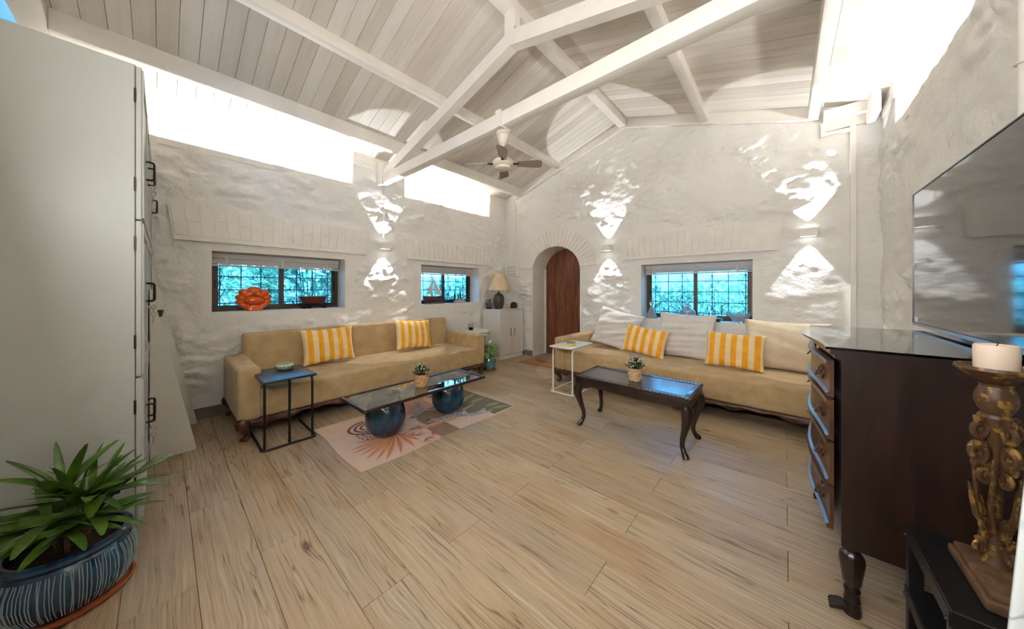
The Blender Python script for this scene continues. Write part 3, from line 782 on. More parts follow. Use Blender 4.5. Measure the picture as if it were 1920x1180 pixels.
def blind(label, F, w, e0, e1, zt):
    s0, s1, z0, z1 = w; d0 = 0.16
    c = thing('venetian_blind', label, 'blind', F.pt((s0 + s1) / 2, zt - 0.13, d0), 0.0, 'raised blinds')
    o = Vector(c.location)
    def bx(nm, a, b_, za, zb, da, db, m='blind_white'):
        mb = MB(); F.box(mb, a, b_, za, zb, da, db); mb.v = [tuple(Vector(q) - o) for q in mb.v]
        return mb.build(nm, m, c, smooth=False)
    bx('headrail', e0, e1, zt - 0.05, zt, d0, d0 + 0.05)
    for k in range(7): bx('slat', e0 + 0.004, e1 - 0.004, zt - 0.0605 - 0.0085 * k, zt - 0.0535 - 0.0085 * k, d0 + 0.002, d0 + 0.048)
    bx('bottom_rail', e0, e1, zt - 0.135, zt - 0.118, d0, d0 + 0.05)
    for f in (0.10, 0.5, 0.88): bx('tape', e0 + (e1 - e0) * f - 0.014, e0 + (e1 - e0) * f + 0.014, zt - 0.137, zt - 0.05, d0 - 0.004, d0 + 0.0)
    mb = MB().tube([tuple(Vector(F.pt(e1 - 0.01, zt - 0.05, d0)) - o), tuple(Vector(F.pt(s1 - 0.006, z0 + 0.02, 0.02)) - o)], 0.0022, 5)
    mb.build('cord', 'blind_white', c)
blind('white blind pulled up over the orange ceramic', FA, W1, W1[0] + 0.004, W1[1] - 0.02, W1[3] - 0.008)
blind('white blind pulled up over the model boat', FA, W2, W2[0] + 0.004, W2[1] - 0.02, W2[3] - 0.008)
blind('white blind pulled up in the window behind the cushions', FB, W3, W3[0] + 0.01, W3[1] - 0.006, W3[3] - 0.006)

# garden outside
struct(MB().box((-14, -3, -0.12), (XA - 0.42, 14, -0.06)).add([(XA - 0.42, 5.3, -0.06), (6, 5.3, -0.06), (6, 14, -0.06), (XA - 0.42, 14, -0.06)], [(0, 1, 2, 3)]).build('garden_ground', 'leaf_dark', smooth=False), 'planted ground of the garden outside the windows')
setp(MB().box((-3.6, 9.0, -0.1), (4.5, 9.15, 2.9)).build('garden_wall', 'plaster', smooth=False), 'pale garden wall beyond the window over the cushions', 'wall', kind='structure')
setp(MB().box((-9.2, -2.5, -0.1), (-9.05, 10.5, 1.7)).build('garden_wall', 'plaster', smooth=False), 'pale garden wall beyond the shrubs outside the side windows', 'wall', kind='structure')
def shrub(label, x, y, h, rad, n, ll, lw, m, seed):
    rnd = random.Random(seed)
    t = thing('garden_shrub', label, 'shrub', (x, y, -0.06), 0, 'shrubs outside the windows')
    st = MB()
    for k in range(6):
        a = rnd.uniform(0, 2 * PI); rr = rad * rnd.uniform(0.1, 0.5)
        st.tube([(0.04 * math.cos(a), 0.04 * math.sin(a), 0), (rr * 0.6 * math.cos(a), rr * 0.6 * math.sin(a), h * 0.5), (rr * math.cos(a), rr * math.sin(a), h * 0.92)], [0.02, 0.012, 0.004], 5)
    st.build('stem', 'worn_wood', t)
    mb = MB()
    for k in range(n):
        a = rnd.uniform(0, 2 * PI); rr = rad * math.sqrt(rnd.random()); z = h * rnd.uniform(0.12, 1.0)
        rr *= 1.0 - 0.45 * max(0, z / h - 0.6)
        p = Vector((rr * math.cos(a), rr * math.sin(a), z))
        d = Vector((math.cos(a + rnd.uniform(-1, 1)), math.sin(a + rnd.uniform(-1, 1)), rnd.uniform(-0.5, 0.9))).normalized()
        sd = d.cross(Vector((rnd.uniform(-.4, .4), rnd.uniform(-.4, .4), 1))).normalized(); L = ll * rnd.uniform(0.6, 1.2); w_ = lw * rnd.uniform(0.7, 1.2)
        up = sd.cross(d)
        q = [p, p + d * L * 0.45 + sd * w_ + up * 0.02, p + d * L * 0.45 - sd * w_ + up * 0.02, p + d * L - up * L * 0.15, p + d * L * 0.45 + up * 0.006]
        mb.add(q, [(0, 1, 4), (0, 4, 2), (1, 3, 4), (4, 3, 2)])
    f = mb.build('foliage', m, t, smooth=False); f['kind'] = 'stuff'
shr = [('long leaved shrub outside the window, behind the orange ceramic', -6.1, 0.35, 2.2, 0.75, 1100, 0.42, 0.035, 'garden_leaf', 1),
       ('broad pale shrub outside, seen in the right sash by the brown bowl', -6.3, 1.75, 2.2, 0.8, 1100, 0.36, 0.05, 'garden_leaf_b', 2),
       ('shrub farther back between the two side windows', -7.4, 3.3, 2.3, 0.9, 900, 0.34, 0.045, 'garden_leaf', 3),
       ('shrub seen through the sails of the model boat window', -6.5, 4.9, 1.5, 0.6, 700, 0.3, 0.04, 'garden_leaf_b', 4),
       ('tall shrub seen in the right sash behind the model boat', -7.0, 6.6, 2.4, 0.9, 1000, 0.34, 0.04, 'garden_leaf', 5),
       ('low shrub outside behind the glass decanter on the sill', -1.9, 6.7, 1.3, 0.75, 900, 0.30, 0.035, 'garden_leaf_b', 6),
       ('low leafy shrub outside behind the glass bottle on the sill', -0.9, 6.5, 1.35, 0.7, 900, 0.28, 0.035, 'garden_leaf', 7),
       ('taller leafy shrub outside behind the ruffled glass bowl', 0.1, 6.9, 1.75, 0.85, 1200, 0.28, 0.04, 'garden_leaf', 8)]
for s_ in shr: shrub(*s_)

# ------------------------------------------------------------------ wall sconces with their up and down beams
def spot(name, loc, rot, power, ang, parent=None, col=(0.90, 0.95, 1.0)):
    d = bpy.data.lights.new(name, 'SPOT'); d.energy = power; d.spot_size = R(ang); d.spot_blend = 0.08; d.shadow_soft_size = 0.008; d.color = col
    o = bpy.data.objects.new(name, d); COL.objects.link(o); o.location = loc; o.rotation_euler = rot
    if parent: o.parent = parent
    return o
m, nt, b = newmat('lamp_lens'); b.inputs['Emission Color'].default_value = (0.92, 0.96, 1, 1); b.inputs['Emission Strength'].default_value = 12.0
n_ = N(nt, 'ShaderNodeTexNoise', Scale=40.0); nt.links.new(ramp(nt, n_.outputs['Fac'], ((0, (0.8, 0.8, 0.8)), (1, (0.95, 0.95, 0.95)))), b.inputs['Base Color'])
def sconce(label, loc, rz, pu, pd):
    t = thing('wall_sconce', label, 'wall lamp', loc, rz, 'up and down wall lamps')
    w, d, h, th = 0.14, 0.10, 0.085, 0.006     # local -y points into the room
    mb = MB()
    mb.box((-w / 2, -d, -h / 2), (w / 2, -d + th, h / 2)); mb.box((-w / 2, -0.012 - th, -h / 2), (w / 2, -0.0, h / 2))
    mb.box((-w / 2, -d + th, -h / 2), (-w / 2 + th, -0.012 - th, h / 2)); mb.box((w / 2 - th, -d + th, -h / 2), (w / 2, -0.012 - th, h / 2))
    mb.build('housing', 'white_plastic', t, smooth=False)
    MB().box((-w / 2 + th, -d + th, -0.008), (w / 2 - th, -0.012 - th, 0.008)).build('divider', 'white_plastic', t, smooth=False)
    for sg in (-1, 1):
        MB().lathe([(0.0, 0.0), (0.02, 0.0), (0.024, 0.006), (0.018, 0.012), (0.0, 0.012)], 16, Matrix.Translation((0, -0.055, sg * 0.014 - (0.006)))).build('lens', 'lamp_lens', t)
        spot('sconce_beam', (0, -0.055, sg * (h / 2 + 0.002)), (0 if sg < 0 else PI, 0, 0), pu if sg > 0 else pd, 62, t)
sconce('white box wall lamp between the two side windows', (XA + 0.012, 2.05, 1.86), R(90), 44, 24)
sconce('white box wall lamp beside the arched doorway', (-2.06, YB - 0.012, 1.895), 0, 44, 24)
sconce('white box wall lamp left of the television', (0.19, YB - 0.012, 1.86), 0, 44, 24)

# ------------------------------------------------------------------ ceiling fan under the tie beam
fan = thing('ceiling_fan', 'small cream four blade ceiling fan hanging from the tie beam', 'fan', (-1.92, 2.05, 2.72), R(41.48))
MB().box((-0.03, -0.07, 0.0), (0.03, -0.052, 0.14)).box((-0.03, 0.052, 0.0), (0.03, 0.07, 0.14)).box((-0.03, -0.07, -0.012), (0.03, 0.07, 0.0)).build('hanger_strap', 'white_plastic', fan, rot=(0, 0, -R(41.48)), smooth=False)
MB().tube([(0, 0, -0.01), (0, 0, -0.06)], 0.012, 8).build('hook', 'antique_metal', fan)
MB().lathe([(0.0, -0.03), (0.055, -0.032), (0.062, -0.04), (0.062, -0.06), (0.052, -0.068), (0.05, -0.08), (0.046, -0.11), (0.034, -0.14), (0.016, -0.155), (0.012, -0.165), (0, -0.165)], 28).build('canopy', 'fan_cream', fan)
MB().tube([(0, 0, -0.15), (0, 0, -0.30)], 0.010, 10).build('down_rod', 'fan_cream', fan)
MB().lathe([(0.0, -0.265), (0.03, -0.268), (0.075, -0.285), (0.094, -0.305), (0.096, -0.322), (0.088, -0.330), (0.090, -0.338), (0.084, -0.346), (0.070, -0.352), (0.066, -0.37), (0.05, -0.378), (0.0, -0.380)], 36).build('motor', 'fan_cream', fan)
for k in range(4):
    arm = MB().box((0.085, -0.016, -0.327), (0.145, 0.016, -0.321)).build('blade_bracket', 'antique_metal', fan, rot=(0, 0, PI / 2 * k), smooth=False)
    out = [(0.13, -0.036), (0.31, -0.05), (0.345, -0.045), (0.352, -0.03), (0.352, 0.03), (0.345, 0.045), (0.31, 0.05), (0.13, 0.036)]
    MB().prism(out, -0.002, 0.002, Matrix.Translation((0, 0, -0.324)) @ Matrix.Rotation(R(-17), 4, 'X')).build('blade', 'fan_blade', fan, rot=(0, 0, PI / 2 * k), smooth=False)

# ------------------------------------------------------------------ switchboard and ducts in the corner
sw = thing('switch_board', 'white surface switch board on the wall beside the arch', 'switch', (-4.035, YB, 1.62))
MB().rbox((-0.125, -0.055, -0.11), (0.125, 0.0, 0.11), 0.006, 2).build('plate', 'white_plastic', sw)
for j in range(3):
    for i in range(3):
        if j == 1 and i == 0:
            MB().lathe([(0, 0), (0.018, 0), (0.018, 0.004), (0, 0.004)], 14, Matrix.Translation((-0.07, -0.055, 0)) @ Matrix.Rotation(R(90), 4, 'X')).build('socket', 'blind_white', sw)
        else:
            MB().rbox((-0.093 + i * 0.07, -0.064, 0.045 - j * 0.062), (-0.05 + i * 0.07, -0.05, 0.085 - j * 0.062), 0.003, 1).build('switch', 'blind_white', sw)
    MB().box((-0.10 + j * 0.07, -0.058, -0.008), (-0.096 + j * 0.07, -0.05, 0.012)).build('slot', 'black_ink', sw, smooth=False)
MB().box((-0.085, -0.066, 0.062), (-0.07, -0.06, 0.08)).build('indicator', 'black_ink', sw, smooth=False)
duct = thing('cable_duct', 'pair of white cable ducts rising from the switch board', 'duct', (-4.0, YB, 1.73))
MB().box((-0.035, -0.032, 0.0), (-0.002, 0.0, 1.27)).build('channel', 'white_plastic', duct, smooth=False)
MB().box((0.008, -0.04, 0.0), (0.042, 0.0, 1.19)).build('channel', 'white_plastic', duct, smooth=False)
for z in (0.55, 0.9): MB().box((-0.04, -0.043, z), (0.046, 0.0, z + 0.02)).build('clip', 'white_plastic', duct, smooth=False)
pipe = thing('wall_conduit', 'white vertical conduit above the television', 'conduit', (XC - 0.03, 2.14, 1.9))
MB().tube([(0, 0, 0), (0, 0, 0.74)], 0.016, 10).build('pipe', 'white_plastic', pipe)
for z in (0.2, 0.5): MB().tube([(0.012, -0.03, z), (-0.02, -0.012, z + 0.004), (-0.02, 0.012, z + 0.004), (0.012, 0.03, z)], 0.004, 6).build('clip', 'white_plastic', pipe)
wl = setp(MB().tube([(XA + 0.02, 2.05, 1.91), (XA + 0.022, 2.06, 2.3), (XA + 0.02, 2.055, 2.70)], 0.004, 6).build('lamp_cable', 'blind_white'), 'thin cable on the wall from the lamp up to the truss', 'cable')

# ------------------------------------------------------------------ sofas
def cabriole(h, rt, rf, out=0.03, dx=1, dy=1):
    """leg from z=h down to 0, knee leaning towards (dx, dy)"""
    mb = MB(); k = 12; pts = []; rs = []
    prof = [(0.0, 0.55, 1.0), (0.12, 0.95, 1.02), (0.25, 0.9, 0.88), (0.45, 0.35, 0.60), (0.65, -0.25, 0.46), (0.80, -0.35, 0.42), (0.90, 0.05, 0.46), (0.96, 0.55, 0.62), (1.0, 0.75, 0.60)]
    for (f, o, r) in prof:
        pts.append((dx * out * o, dy * out * o, h * (1 - f))); rs.append(rt * r if f < 0.85 else rf * r / 0.6)
    return mb.tube(pts, rs, 10)
def carved_rail(L, zt, deep, th, seed=0):
    """apron with a scalloped lower edge and leaf relief"""
    n = 120; mb = MB(); vs = []; fs = []
    rnd = random.Random(seed)
    def low(f):
        a = abs(f - 0.5) * 2
        return zt - deep * (0.50 + 0.22 * math.cos(a * PI * 5) * (0.4 + 0.6 * a) + 0.10 * math.cos(a * PI * 13 + 1) + 0.20 * (a > 0.86))
    def relief(f, k):
        return 0.006 * math.sin(f * 150 + k * 7) * (0.5 + 0.5 * math.sin(f * 22)) + 0.004 * math.sin(f * 47 - k * 5)
    K = 5
    for i in range(n + 1):
        f = i / n; zl = low(f)
        for k in range(K + 1):
            q = k / K; z = zl + (zt - zl) * q
            vs.append((f * L, -th * (0.5 + 0.5 * math.sin(q * PI)) + (relief(f, q) if 0 < k < K else 0), z))
        vs.append((f * L, 0.03, zt)); vs.append((f * L, 0.03, zl))
    S_ = K + 3
    for i in range(n):
        for k in range(S_): fs.append((i * S_ + k, i * S_ + (k + 1) % S_, (i + 1) * S_ + (k + 1) % S_, (i + 1) * S_ + k))
    fs += [tuple(range(S_))[::-1], tuple(n * S_ + k for k in range(S_))]
    return mb.add(vs, fs)
def sofa(label, loc, rz, L, D, back_h, rarm=True):
    t = thing('sofa', label, 'sofa', loc, rz)
    zb = 0.165; aw = 0.155
    MB().rbox((aw - 0.01, 0.012, zb), (L - aw + 0.01, D - 0.06, 0.412), 0.03, 4).build('seat', 'tan_linen', t)
    for x0 in ([0, L - aw] if rarm else [0]):
        MB().rbox((x0, 0.0, zb), (x0 + aw, D - 0.02, 0.60), 0.03, 4).build('armrest', 'tan_linen', t)
    M_ = Matrix.Translation((0, D - 0.20, 0.2)) @ Matrix.Rotation(R(-5), 4, 'X')
    MB().rbox((aw - 0.025, 0.0, 0.0), (L - aw + 0.025, 0.14, back_h - 0.2), 0.035, 4, M_).build('backrest', 'tan_linen', t)
    carved_rail(L - 0.02, zb + 0.002, 0.085, 0.025, 3).build('rail', 'sofa_wood', t, (0.01, 0.03, 0), ang=60)
    carved_rail(D - 0.06, zb + 0.002, 0.07, 0.02, 5).build('rail', 'sofa_wood', t, (0.03, D - 0.03, 0), (0, 0, -PI / 2), ang=60)
    MB().box((0.03, D - 0.05, zb - 0.06), (L - 0.03, D - 0.02, zb)).build('rail', 'sofa_wood', t, smooth=False)
    MB().box((0.04, 0.05, zb - 0.03), (L - 0.04, D - 0.05, zb + 0.01)).build('base_frame', 'sofa_wood', t, smooth=False)
    for (x, y, dx, dy) in ((0.06, 0.05, -1, -1), (L - 0.06, 0.05, 1, -1), (0.06, D - 0.06, -1, 1), (L - 0.06, D - 0.06, 1, 1)):
        cabriole(zb, 0.050, 0.03, 0.03, dx, dy).build('leg', 'sofa_wood', t, (x, y, 0.0))
    return t
sofa('long tan fabric sofa with a high back against the window wall', (-3.30, 0.395, 0), R(90), 2.74, 0.90, 0.815)
sofa('long tan fabric sofa with white cushions under the far window', (-2.37, 3.55, 0), 0.0, 2.78, 1.02, 0.63)

def pillow_mesh(name, w, h, t, m, seed, fold=0.0, n=22, dirs=0.0):
    vs = []; fs = []
    for side in (1, -1):
        o = len(vs)
        for i in range(n + 1):
            for j in range(n + 1):
                u = -1 + 2 * i / n; v = -1 + 2 * j / n
                u = math.copysign(abs(u) ** 0.85, u); v = math.copysign(abs(v) ** 0.85, v)
                x = w / 2 * u * (1 - 0.07 * (1 - v * v) * u * u); z = h / 2 * v * (1 - 0.08 * (1 - u * u) * v * v)
                e = max(0.0, (1 - u * u) * (1 - v * v)); y = t / 2 * e ** 0.42
                wr = 0.5 * noise.noise(Vector((x * 7 + seed, z * 7, seed * 2.0 + side))) + fold * noise.noise(Vector((x * 2.2 + z * dirs + seed, (z + 0.35 * x * math.sin(seed)) * 17, seed)))
                pu = 0.35 * math.sin(v * 38 + seed) * max(0, abs(u) - 0.72) + 0.35 * math.sin(u * 38) * max(0, abs(v) - 0.8)
                y += (wr * 0.02 + pu * 0.03) * min(1.0, e * 5)
                vs.append((x, side * max(y, 0.001), z))
        for i in range(n):
            for j in range(n):
                a = o + i * (n + 1) + j; q = (a, a + n + 1, a + n + 2, a + 1)
                fs.append(q if side < 0 else q[::-1])
    me = bpy.data.meshes.new(name); me.from_pydata(vs, [], fs); me.update()
    bm = bmesh.new(); bm.from_mesh(me); bmesh.ops.remove_doubles(bm, verts=bm.verts, dist=0.0025); bmesh.ops.recalc_face_normals(bm, faces=bm.faces); bm.to_mesh(me); bm.free()
    for p in me.polygons: p.use_smooth = True
    me.materials.append(MATS[m])
    return me
def cushion(name, label, cat, w, h, t, m, loc, rz, lean, roll, seed, group, fold=0.0, dirs=0.0):
    o = link(name, pillow_mesh(name, w, h, t, m, seed, fold, 24 if fold == 0 else 34, dirs), None)
    o.rotation_euler = Euler((R(lean), R(roll), rz), 'XYZ'); o.location = loc
    return setp(o, label, cat, group)
# lean: the top tips backwards (towards local +y)
G1, G2 = 'yellow striped cushions', 'large white cushions'
cushion('striped_cushion', 'larger yellow striped cushion on the window wall sofa, nearer the black side table', 'cushion', 0.54, 0.40, 0.16, 'yellow_stripes', (-3.905, 1.255, 0.618), R(90), -13, -1, 1.0, G1)
cushion('striped_cushion', 'yellow striped cushion on the window wall sofa, nearer the corner cabinet', 'cushion', 0.54, 0.41, 0.16, 'yellow_stripes', (-3.905, 2.33, 0.622), R(90), -14, 4, 2.0, G1)
cushion('striped_cushion', 'tilted yellow striped cushion in front of the crumpled white cushion by the arm', 'cushion', 0.53, 0.36, 0.15, 'yellow_stripes', (-1.335, 4.06, 0.595), R(0), -16, 8, 3.0, G1)
cushion('striped_cushion', 'upright yellow striped cushion between two white cushions, nearer the chest', 'cushion', 0.52, 0.38, 0.15, 'yellow_stripes', (-0.405, 4.02, 0.60), R(0), -14, 1.5, 4.0, G1)
cushion('white_cushion', 'crumpled white cushion leaning against the sofa arm', 'cushion', 0.66, 0.56, 0.18, 'white_cotton', (-1.80, 4.30, 0.685), R(-4), -20, 11, 5.0, G2, 2.6, 1.5)
cushion('white_cushion', 'tall creased white cushion in the middle of the sofa', 'cushion', 0.64, 0.58, 0.18, 'white_cotton', (-0.93, 4.33, 0.675), R(2), -18, 1.5, 6.0, G2, 2.4, 0.0)
cushion('white_cushion', 'smooth cream cushion at the end of the sofa behind the chest', 'cushion', 0.70, 0.54, 0.19, 'cream_cotton', (0.0, 4.31, 0.66), R(0), -18, 1, 7.0, G2, 0.6, 0.0)

# ------------------------------------------------------------------ C-shaped side tables
def c_table(name, label, x0, x1, y0, y1, zt, m_frame, m_top, flip):
    """top over x0..x1, y0..y1; posts on the room side, feet running under the sofa. flip: 'x' posts on the +x side, 'y' posts on the -y side"""
    t = thing(name, label, 'table', ((x0 + x1) / 2, (y0 + y1) / 2, 0))
    cx, cy = t.location.x, t.location.y; w, d = x1 - x0, y1 - y0; r = 0.0095
    MB().rbox((-w / 2, -d / 2, zt - 0.018), (w / 2, d / 2, zt), 0.008, 3).build('table_top', m_top, t)
    if flip == 'x':
        px = w / 2 - 0.03; ln = -w / 2 + 0.02
        for y in (-d / 2 + 0.012, d / 2 - 0.012):
            sg = -1 if y < 0 else 1
            MB().tube(rounded_path([(ln + 0.10, y * 0.96, zt - 0.03), (px - 0.03, y * 0.96, zt - 0.03), (px - 0.03, y * 0.96, r + 0.002)], 0.045), r, 8).build('leg', m_frame, t)
        MB().tube(rounded_path([(px - 0.03, 0.0, r), (px - 0.03, 0, zt - 0.03), (ln + 0.1, 0, zt - 0.03)], 0.03), r, 8).build('leg', m_frame, t) if m_frame == 'black_metal' else None
        MB().tube(rounded_path([(ln - 0.02, -d / 2, r), (px, -d / 2, r), (px, d / 2, r), (ln - 0.02, d / 2, r)], 0.03), r, 8).build('base', m_frame, t)
    else:
        py = -d / 2 + 0.03; ln = d / 2 - 0.02
        for x in (-w / 2 + 0.02, w / 2 - 0.02):
            MB().tube(rounded_path([(x, ln - 0.1, zt - 0.03), (x, py + 0.03, zt - 0.03), (x, py + 0.03, r + 0.002)], 0.045), r, 8).build('leg', m_frame, t)
        MB().tube(rounded_path([(-w / 2, ln + 0.03, r), (-w / 2, py, r), (w / 2, py, r), (w / 2, ln + 0.03, r)], 0.04), r, 8).build('base', m_frame, t)
    return t
c_table('side_table', 'black metal C-shaped side table in front of the sofa arm', -3.46, -2.955, 0.50, 0.86, 0.545, 'black_metal', 'black_top', 'x')
c_table('side_table', 'white metal C-shaped side table by the arched doorway sofa', -2.155, -1.845, 3.12, 3.66, 0.57, 'white_metal', 'white_metal', 'y')

# green patterned ashtray
a = thing('ashtray', 'small pale green ceramic ashtray with black clover marks', 'ashtray', (-3.325, 0.715, 0.545), R(30))
MB().lathe([(0.0, 0.004), (0.045, 0.0), (0.052, 0.004), (0.070, 0.022), (0.072, 0.034), (0.062, 0.048), (0.050, 0.052), (0.046, 0.046), (0.054, 0.032), (0.048, 0.014), (0.0, 0.012)], 32).build('bowl', 'celadon', a)
for k in range(16):
    an = 2 * PI * k / 16
    M_ = Matrix.Rotation(an, 4, 'Z') @ Matrix.Translation((0.0715, 0, 0.030)) @ Matrix.Rotation(R(90), 4, 'Y')
    MB().prism([(0.007, 0), (0.002, 0.002), (0, 0.008), (-0.002, 0.002), (-0.007, 0), (-0.002, -0.002), (0, -0.008), (0.002, -0.002)], -0.001, 0.0012, M_).build('clover_mark', 'black_ink', a, smooth=False)

# yellow tub with blue green lid
a = thing('candle_tub', 'small yellow tub with blue green lid on the white side table', 'tub', (-1.955, 3.30, 0.57))
MB().lathe([(0, 0), (0.046, 0), (0.050, 0.004), (0.052, 0.026), (0.05, 0.028), (0, 0.028)], 24).build('tub', 'yellow_plastic', a)
MB().lathe([(0, 0.028), (0.053, 0.028), (0.055, 0.032), (0.053, 0.042), (0.04, 0.045), (0, 0.045)], 24).build('lid', 'blue_green_lid', a)

# ------------------------------------------------------------------ glass coffee table on two glazed globes
GX, GY, GZ = -2.505, 1.565, 0.3475
gt = thing('glass_coffee_table', 'low glass table top in dark frame resting on blue globes', 'coffee table', (GX, GY, GZ))
w, d = 0.225, 0.605
MB().rbox((-w + 0.012, -d + 0.012, 0.008), (w - 0.012, d - 0.012, 0.018), 0.002, 1).build('glass_top', 'table_glass', gt, smooth=False)
f = MB()
for (lo, hi) in (((-w, -d, 0), (w, -d + 0.024, 0.024)), ((-w, d - 0.024, 0), (w, d, 0.024)), ((-w, -d + 0.024, 0), (-w + 0.024, d - 0.024, 0.024)), ((w - 0.024, -d + 0.024, 0), (w, d - 0.024, 0.024))):
    q = MB().rbox(lo, hi, 0.005, 2).build('frame_bar', 'dark_wood', gt)
GL = [(0.0, 0.0), (0.085, 0.0), (0.105, 0.012), (0.140, 0.05), (0.160, 0.10), (0.166, 0.15), (0.162, 0.20), (0.146, 0.255), (0.120, 0.292), (0.112, 0.300), (0.116, 0.312), (0.114, 0.322), (0.102, 0.322), (0.098, 0.305), (0.12, 0.27), (0.13, 0.2), (0.1, 0.06), (0.0, 0.04)]
for (y, l) in ((1.275, 'dark blue glazed ceramic globe under the near end of the glass table'), (1.935, 'teal glazed ceramic globe under the far end of the glass table')):
    g = thing('ceramic_globe', l, 'ceramic globe', (-2.585, y, 0.0085), 0, 'glazed globes under the glass table')
    body = MB().lathe(GL, 44).build('body', 'blue_glaze' if y < 1.5 else 'blue_glaze', g)
    MB().lathe([(0.110, 0.318), (0.118, 0.322), (0.120, 0.330), (0.114, 0.338), (0.104, 0.336), (0.102, 0.322), (0.110, 0.318)], 40, cap=False).build('rim', 'blue_glaze', g)

# ------------------------------------------------------------------ printed rug
for nm, c in (('rug_pink', (216, 186, 166)), ('rug_blush', (206, 152, 130)), ('rug_brown', (140, 112, 86)), ('rug_olive', (104, 98, 66)), ('rug_rust', (176, 96, 68)), ('rug_darkrust', (112, 62, 48)),
              ('rug_white', (214, 206, 202)), ('rug_black', (36, 32, 34)), ('rug_orange', (214, 146, 104)), ('rug_leafgreen', (136, 130, 92)), ('rug_mauve', (202, 178, 172))):
    fabric_mat(nm, tuple(int(q * 0.94) for q in c), c, 500, 0.95, 0.4)
rug = thing('rug', 'flat woven rug printed with pink fronds and zebras under the glass table', 'rug', (-2.66, 1.70, 0.0))
def RL(x, y): return (x + 2.66, y - 1.70)
n = 60; vs = []; fs = []
# outline in world xy, edges a little wavy as it lies
def edge_pt(i, j, ni=40, nj=24):
    fy = i / ni; fx = j / nj
    x0 = -3.13 + 0.03 * fy; x1 = -2.165
    x = x0 + (x1 - x0) * fx; y = 0.885 + (2.50 - 0.885) * fy
    y += 0.010 * math.sin(fx * 7) * (1 - fy) ; x += 0.012 * math.sin(fy * 9) * fx
    z = 0.004 + 0.0016 * (1 + math.sin(fy * 17 + fx * 3)) * (0.3 + 0.7 * fx)
    return x, y, z
for i in range(41):
    for j in range(25):
        x, y, z = edge_pt(i, j); a_, b_ = RL(x, y); vs.append((a_, b_, z))
for i in range(40):
    for j in range(24): fs.append((i * 25 + j, i * 25 + j + 1, (i + 1) * 25 + j + 1, (i + 1) * 25 + j))
nv = len(vs); rim = [i * 25 for i in range(41)] + [40 * 25 + j for j in range(1, 25)] + [i * 25 + 24 for i in range(39, -1, -1)] + [j for j in range(23, 0, -1)]
vs += [(vs[k][0], vs[k][1], 0.0004) for k in rim]
for k in range(len(rim)): fs.append((rim[k], rim[(k + 1) % len(rim)], nv + (k + 1) % len(rim), nv + k))
MB().add(vs, fs).build('cloth', 'rug_pink', rug, ang=60)
layer = [0]
def rz_at(x, y):
    fy = (y - 0.885) / 1.615; fx = (x + 3.13) / 0.965
    return 0.004 + 0.0016 * (1 + math.sin(fy * 17 + fx * 3)) * (0.3 + 0.7 * fx)
def patch(polys, m, name='print'):
    """flat printed shapes, draped on the cloth"""
    layer[0] += 1; e = 0.0006 + 0.00012 * layer[0]; mb = MB()
    for p in polys:
        # fan of small quads so that it follows the cloth
        vs = [(*RL(x, y), rz_at(x, y) + e) for x, y in p]
        mb.add(vs, [tuple(range(len(vs)))])
    mb.build(name, m, rug, smooth=False)
def cells(x0, x1, y0, y1, inside, st=0.02):
    out = []; ni = int((x1 - x0) / st) + 1; nj = int((y1 - y0) / st) + 1
    for i in range(ni):
        for j in range(nj):
            cx, cy = x0 + (i + 0.5) * st, y0 + (j + 0.5) * st
            if inside(cx, cy): out.append([(cx - st / 2, cy - st / 2), (cx + st / 2, cy - st / 2), (cx + st / 2, cy + st / 2), (cx - st / 2, cy + st / 2)])
    return out
inr = lambda x, y: -3.11 < x < -2.178 and 0.895 < y < 2.488
patch(cells(-3.12, -2.17, 1.58, 2.5, lambda x, y: inr(x, y) and y > 1.60 + 0.35 * max(0, -2.62 - x) and y < 2.02 + 0.12 * math.sin(x * 9) and x < -2.40), 'rug_brown')
patch(cells(-3.12, -2.17, 1.5, 2.5, lambda x, y: inr(x, y) and x < -2.80 and 1.55 < y < 1.95), 'rug_blush')
patch(cells(-3.12, -2.17, 1.8, 2.5, lambda x, y: inr(x, y) and y > 2.06 + 0.15 * math.sin((x + 3) * 6) * 0.5 and not (x > -2.33 and y < 2.2)), 'rug_olive')
patch(cells(-2.47, -2.17, 1.48, 2.0, lambda x, y: inr(x, y) and x > -2.42 + 0.2 * max(0, y - 1.7) and 1.56 < y < 1.76), 'rug_brown')
patch(cells(-2.5, -2.36, 1.5, 2.0, lambda x, y: inr(x, y) and abs(x + 2.44 - 0.12 * (y - 1.6)) < 0.028 and 1.5 < y < 1.9), 'rug_orange')
def stroke(pts, w0, w1):
    pts = [Vector((p[0], p[1])) for p in pts]; l = []; r = []
    for i, p in enumerate(pts):
        a = pts[max(0, i - 1)]; b = pts[min(len(pts) - 1, i + 1)]; t = (b - a).normalized(); n_ = Vector((-t.y, t.x)); w = (w0 + (w1 - w0) * i / (len(pts) - 1)) / 2
        l.append(p + n_ * w); r.append(p - n_ * w)
    return [[(l[i].x, l[i].y), (l[i + 1].x, l[i + 1].y), (r[i + 1].x, r[i + 1].y), (r[i].x, r[i].y)] for i in range(len(pts) - 1)]
def curve_pts(a, b, bend, n=8):
    a, b = Vector(a), Vector(b); d = b - a; nn = Vector((-d.y, d.x)); return [a + d * t + nn * bend * math.sin(t * PI) for t in [i / n for i in range(n + 1)]]
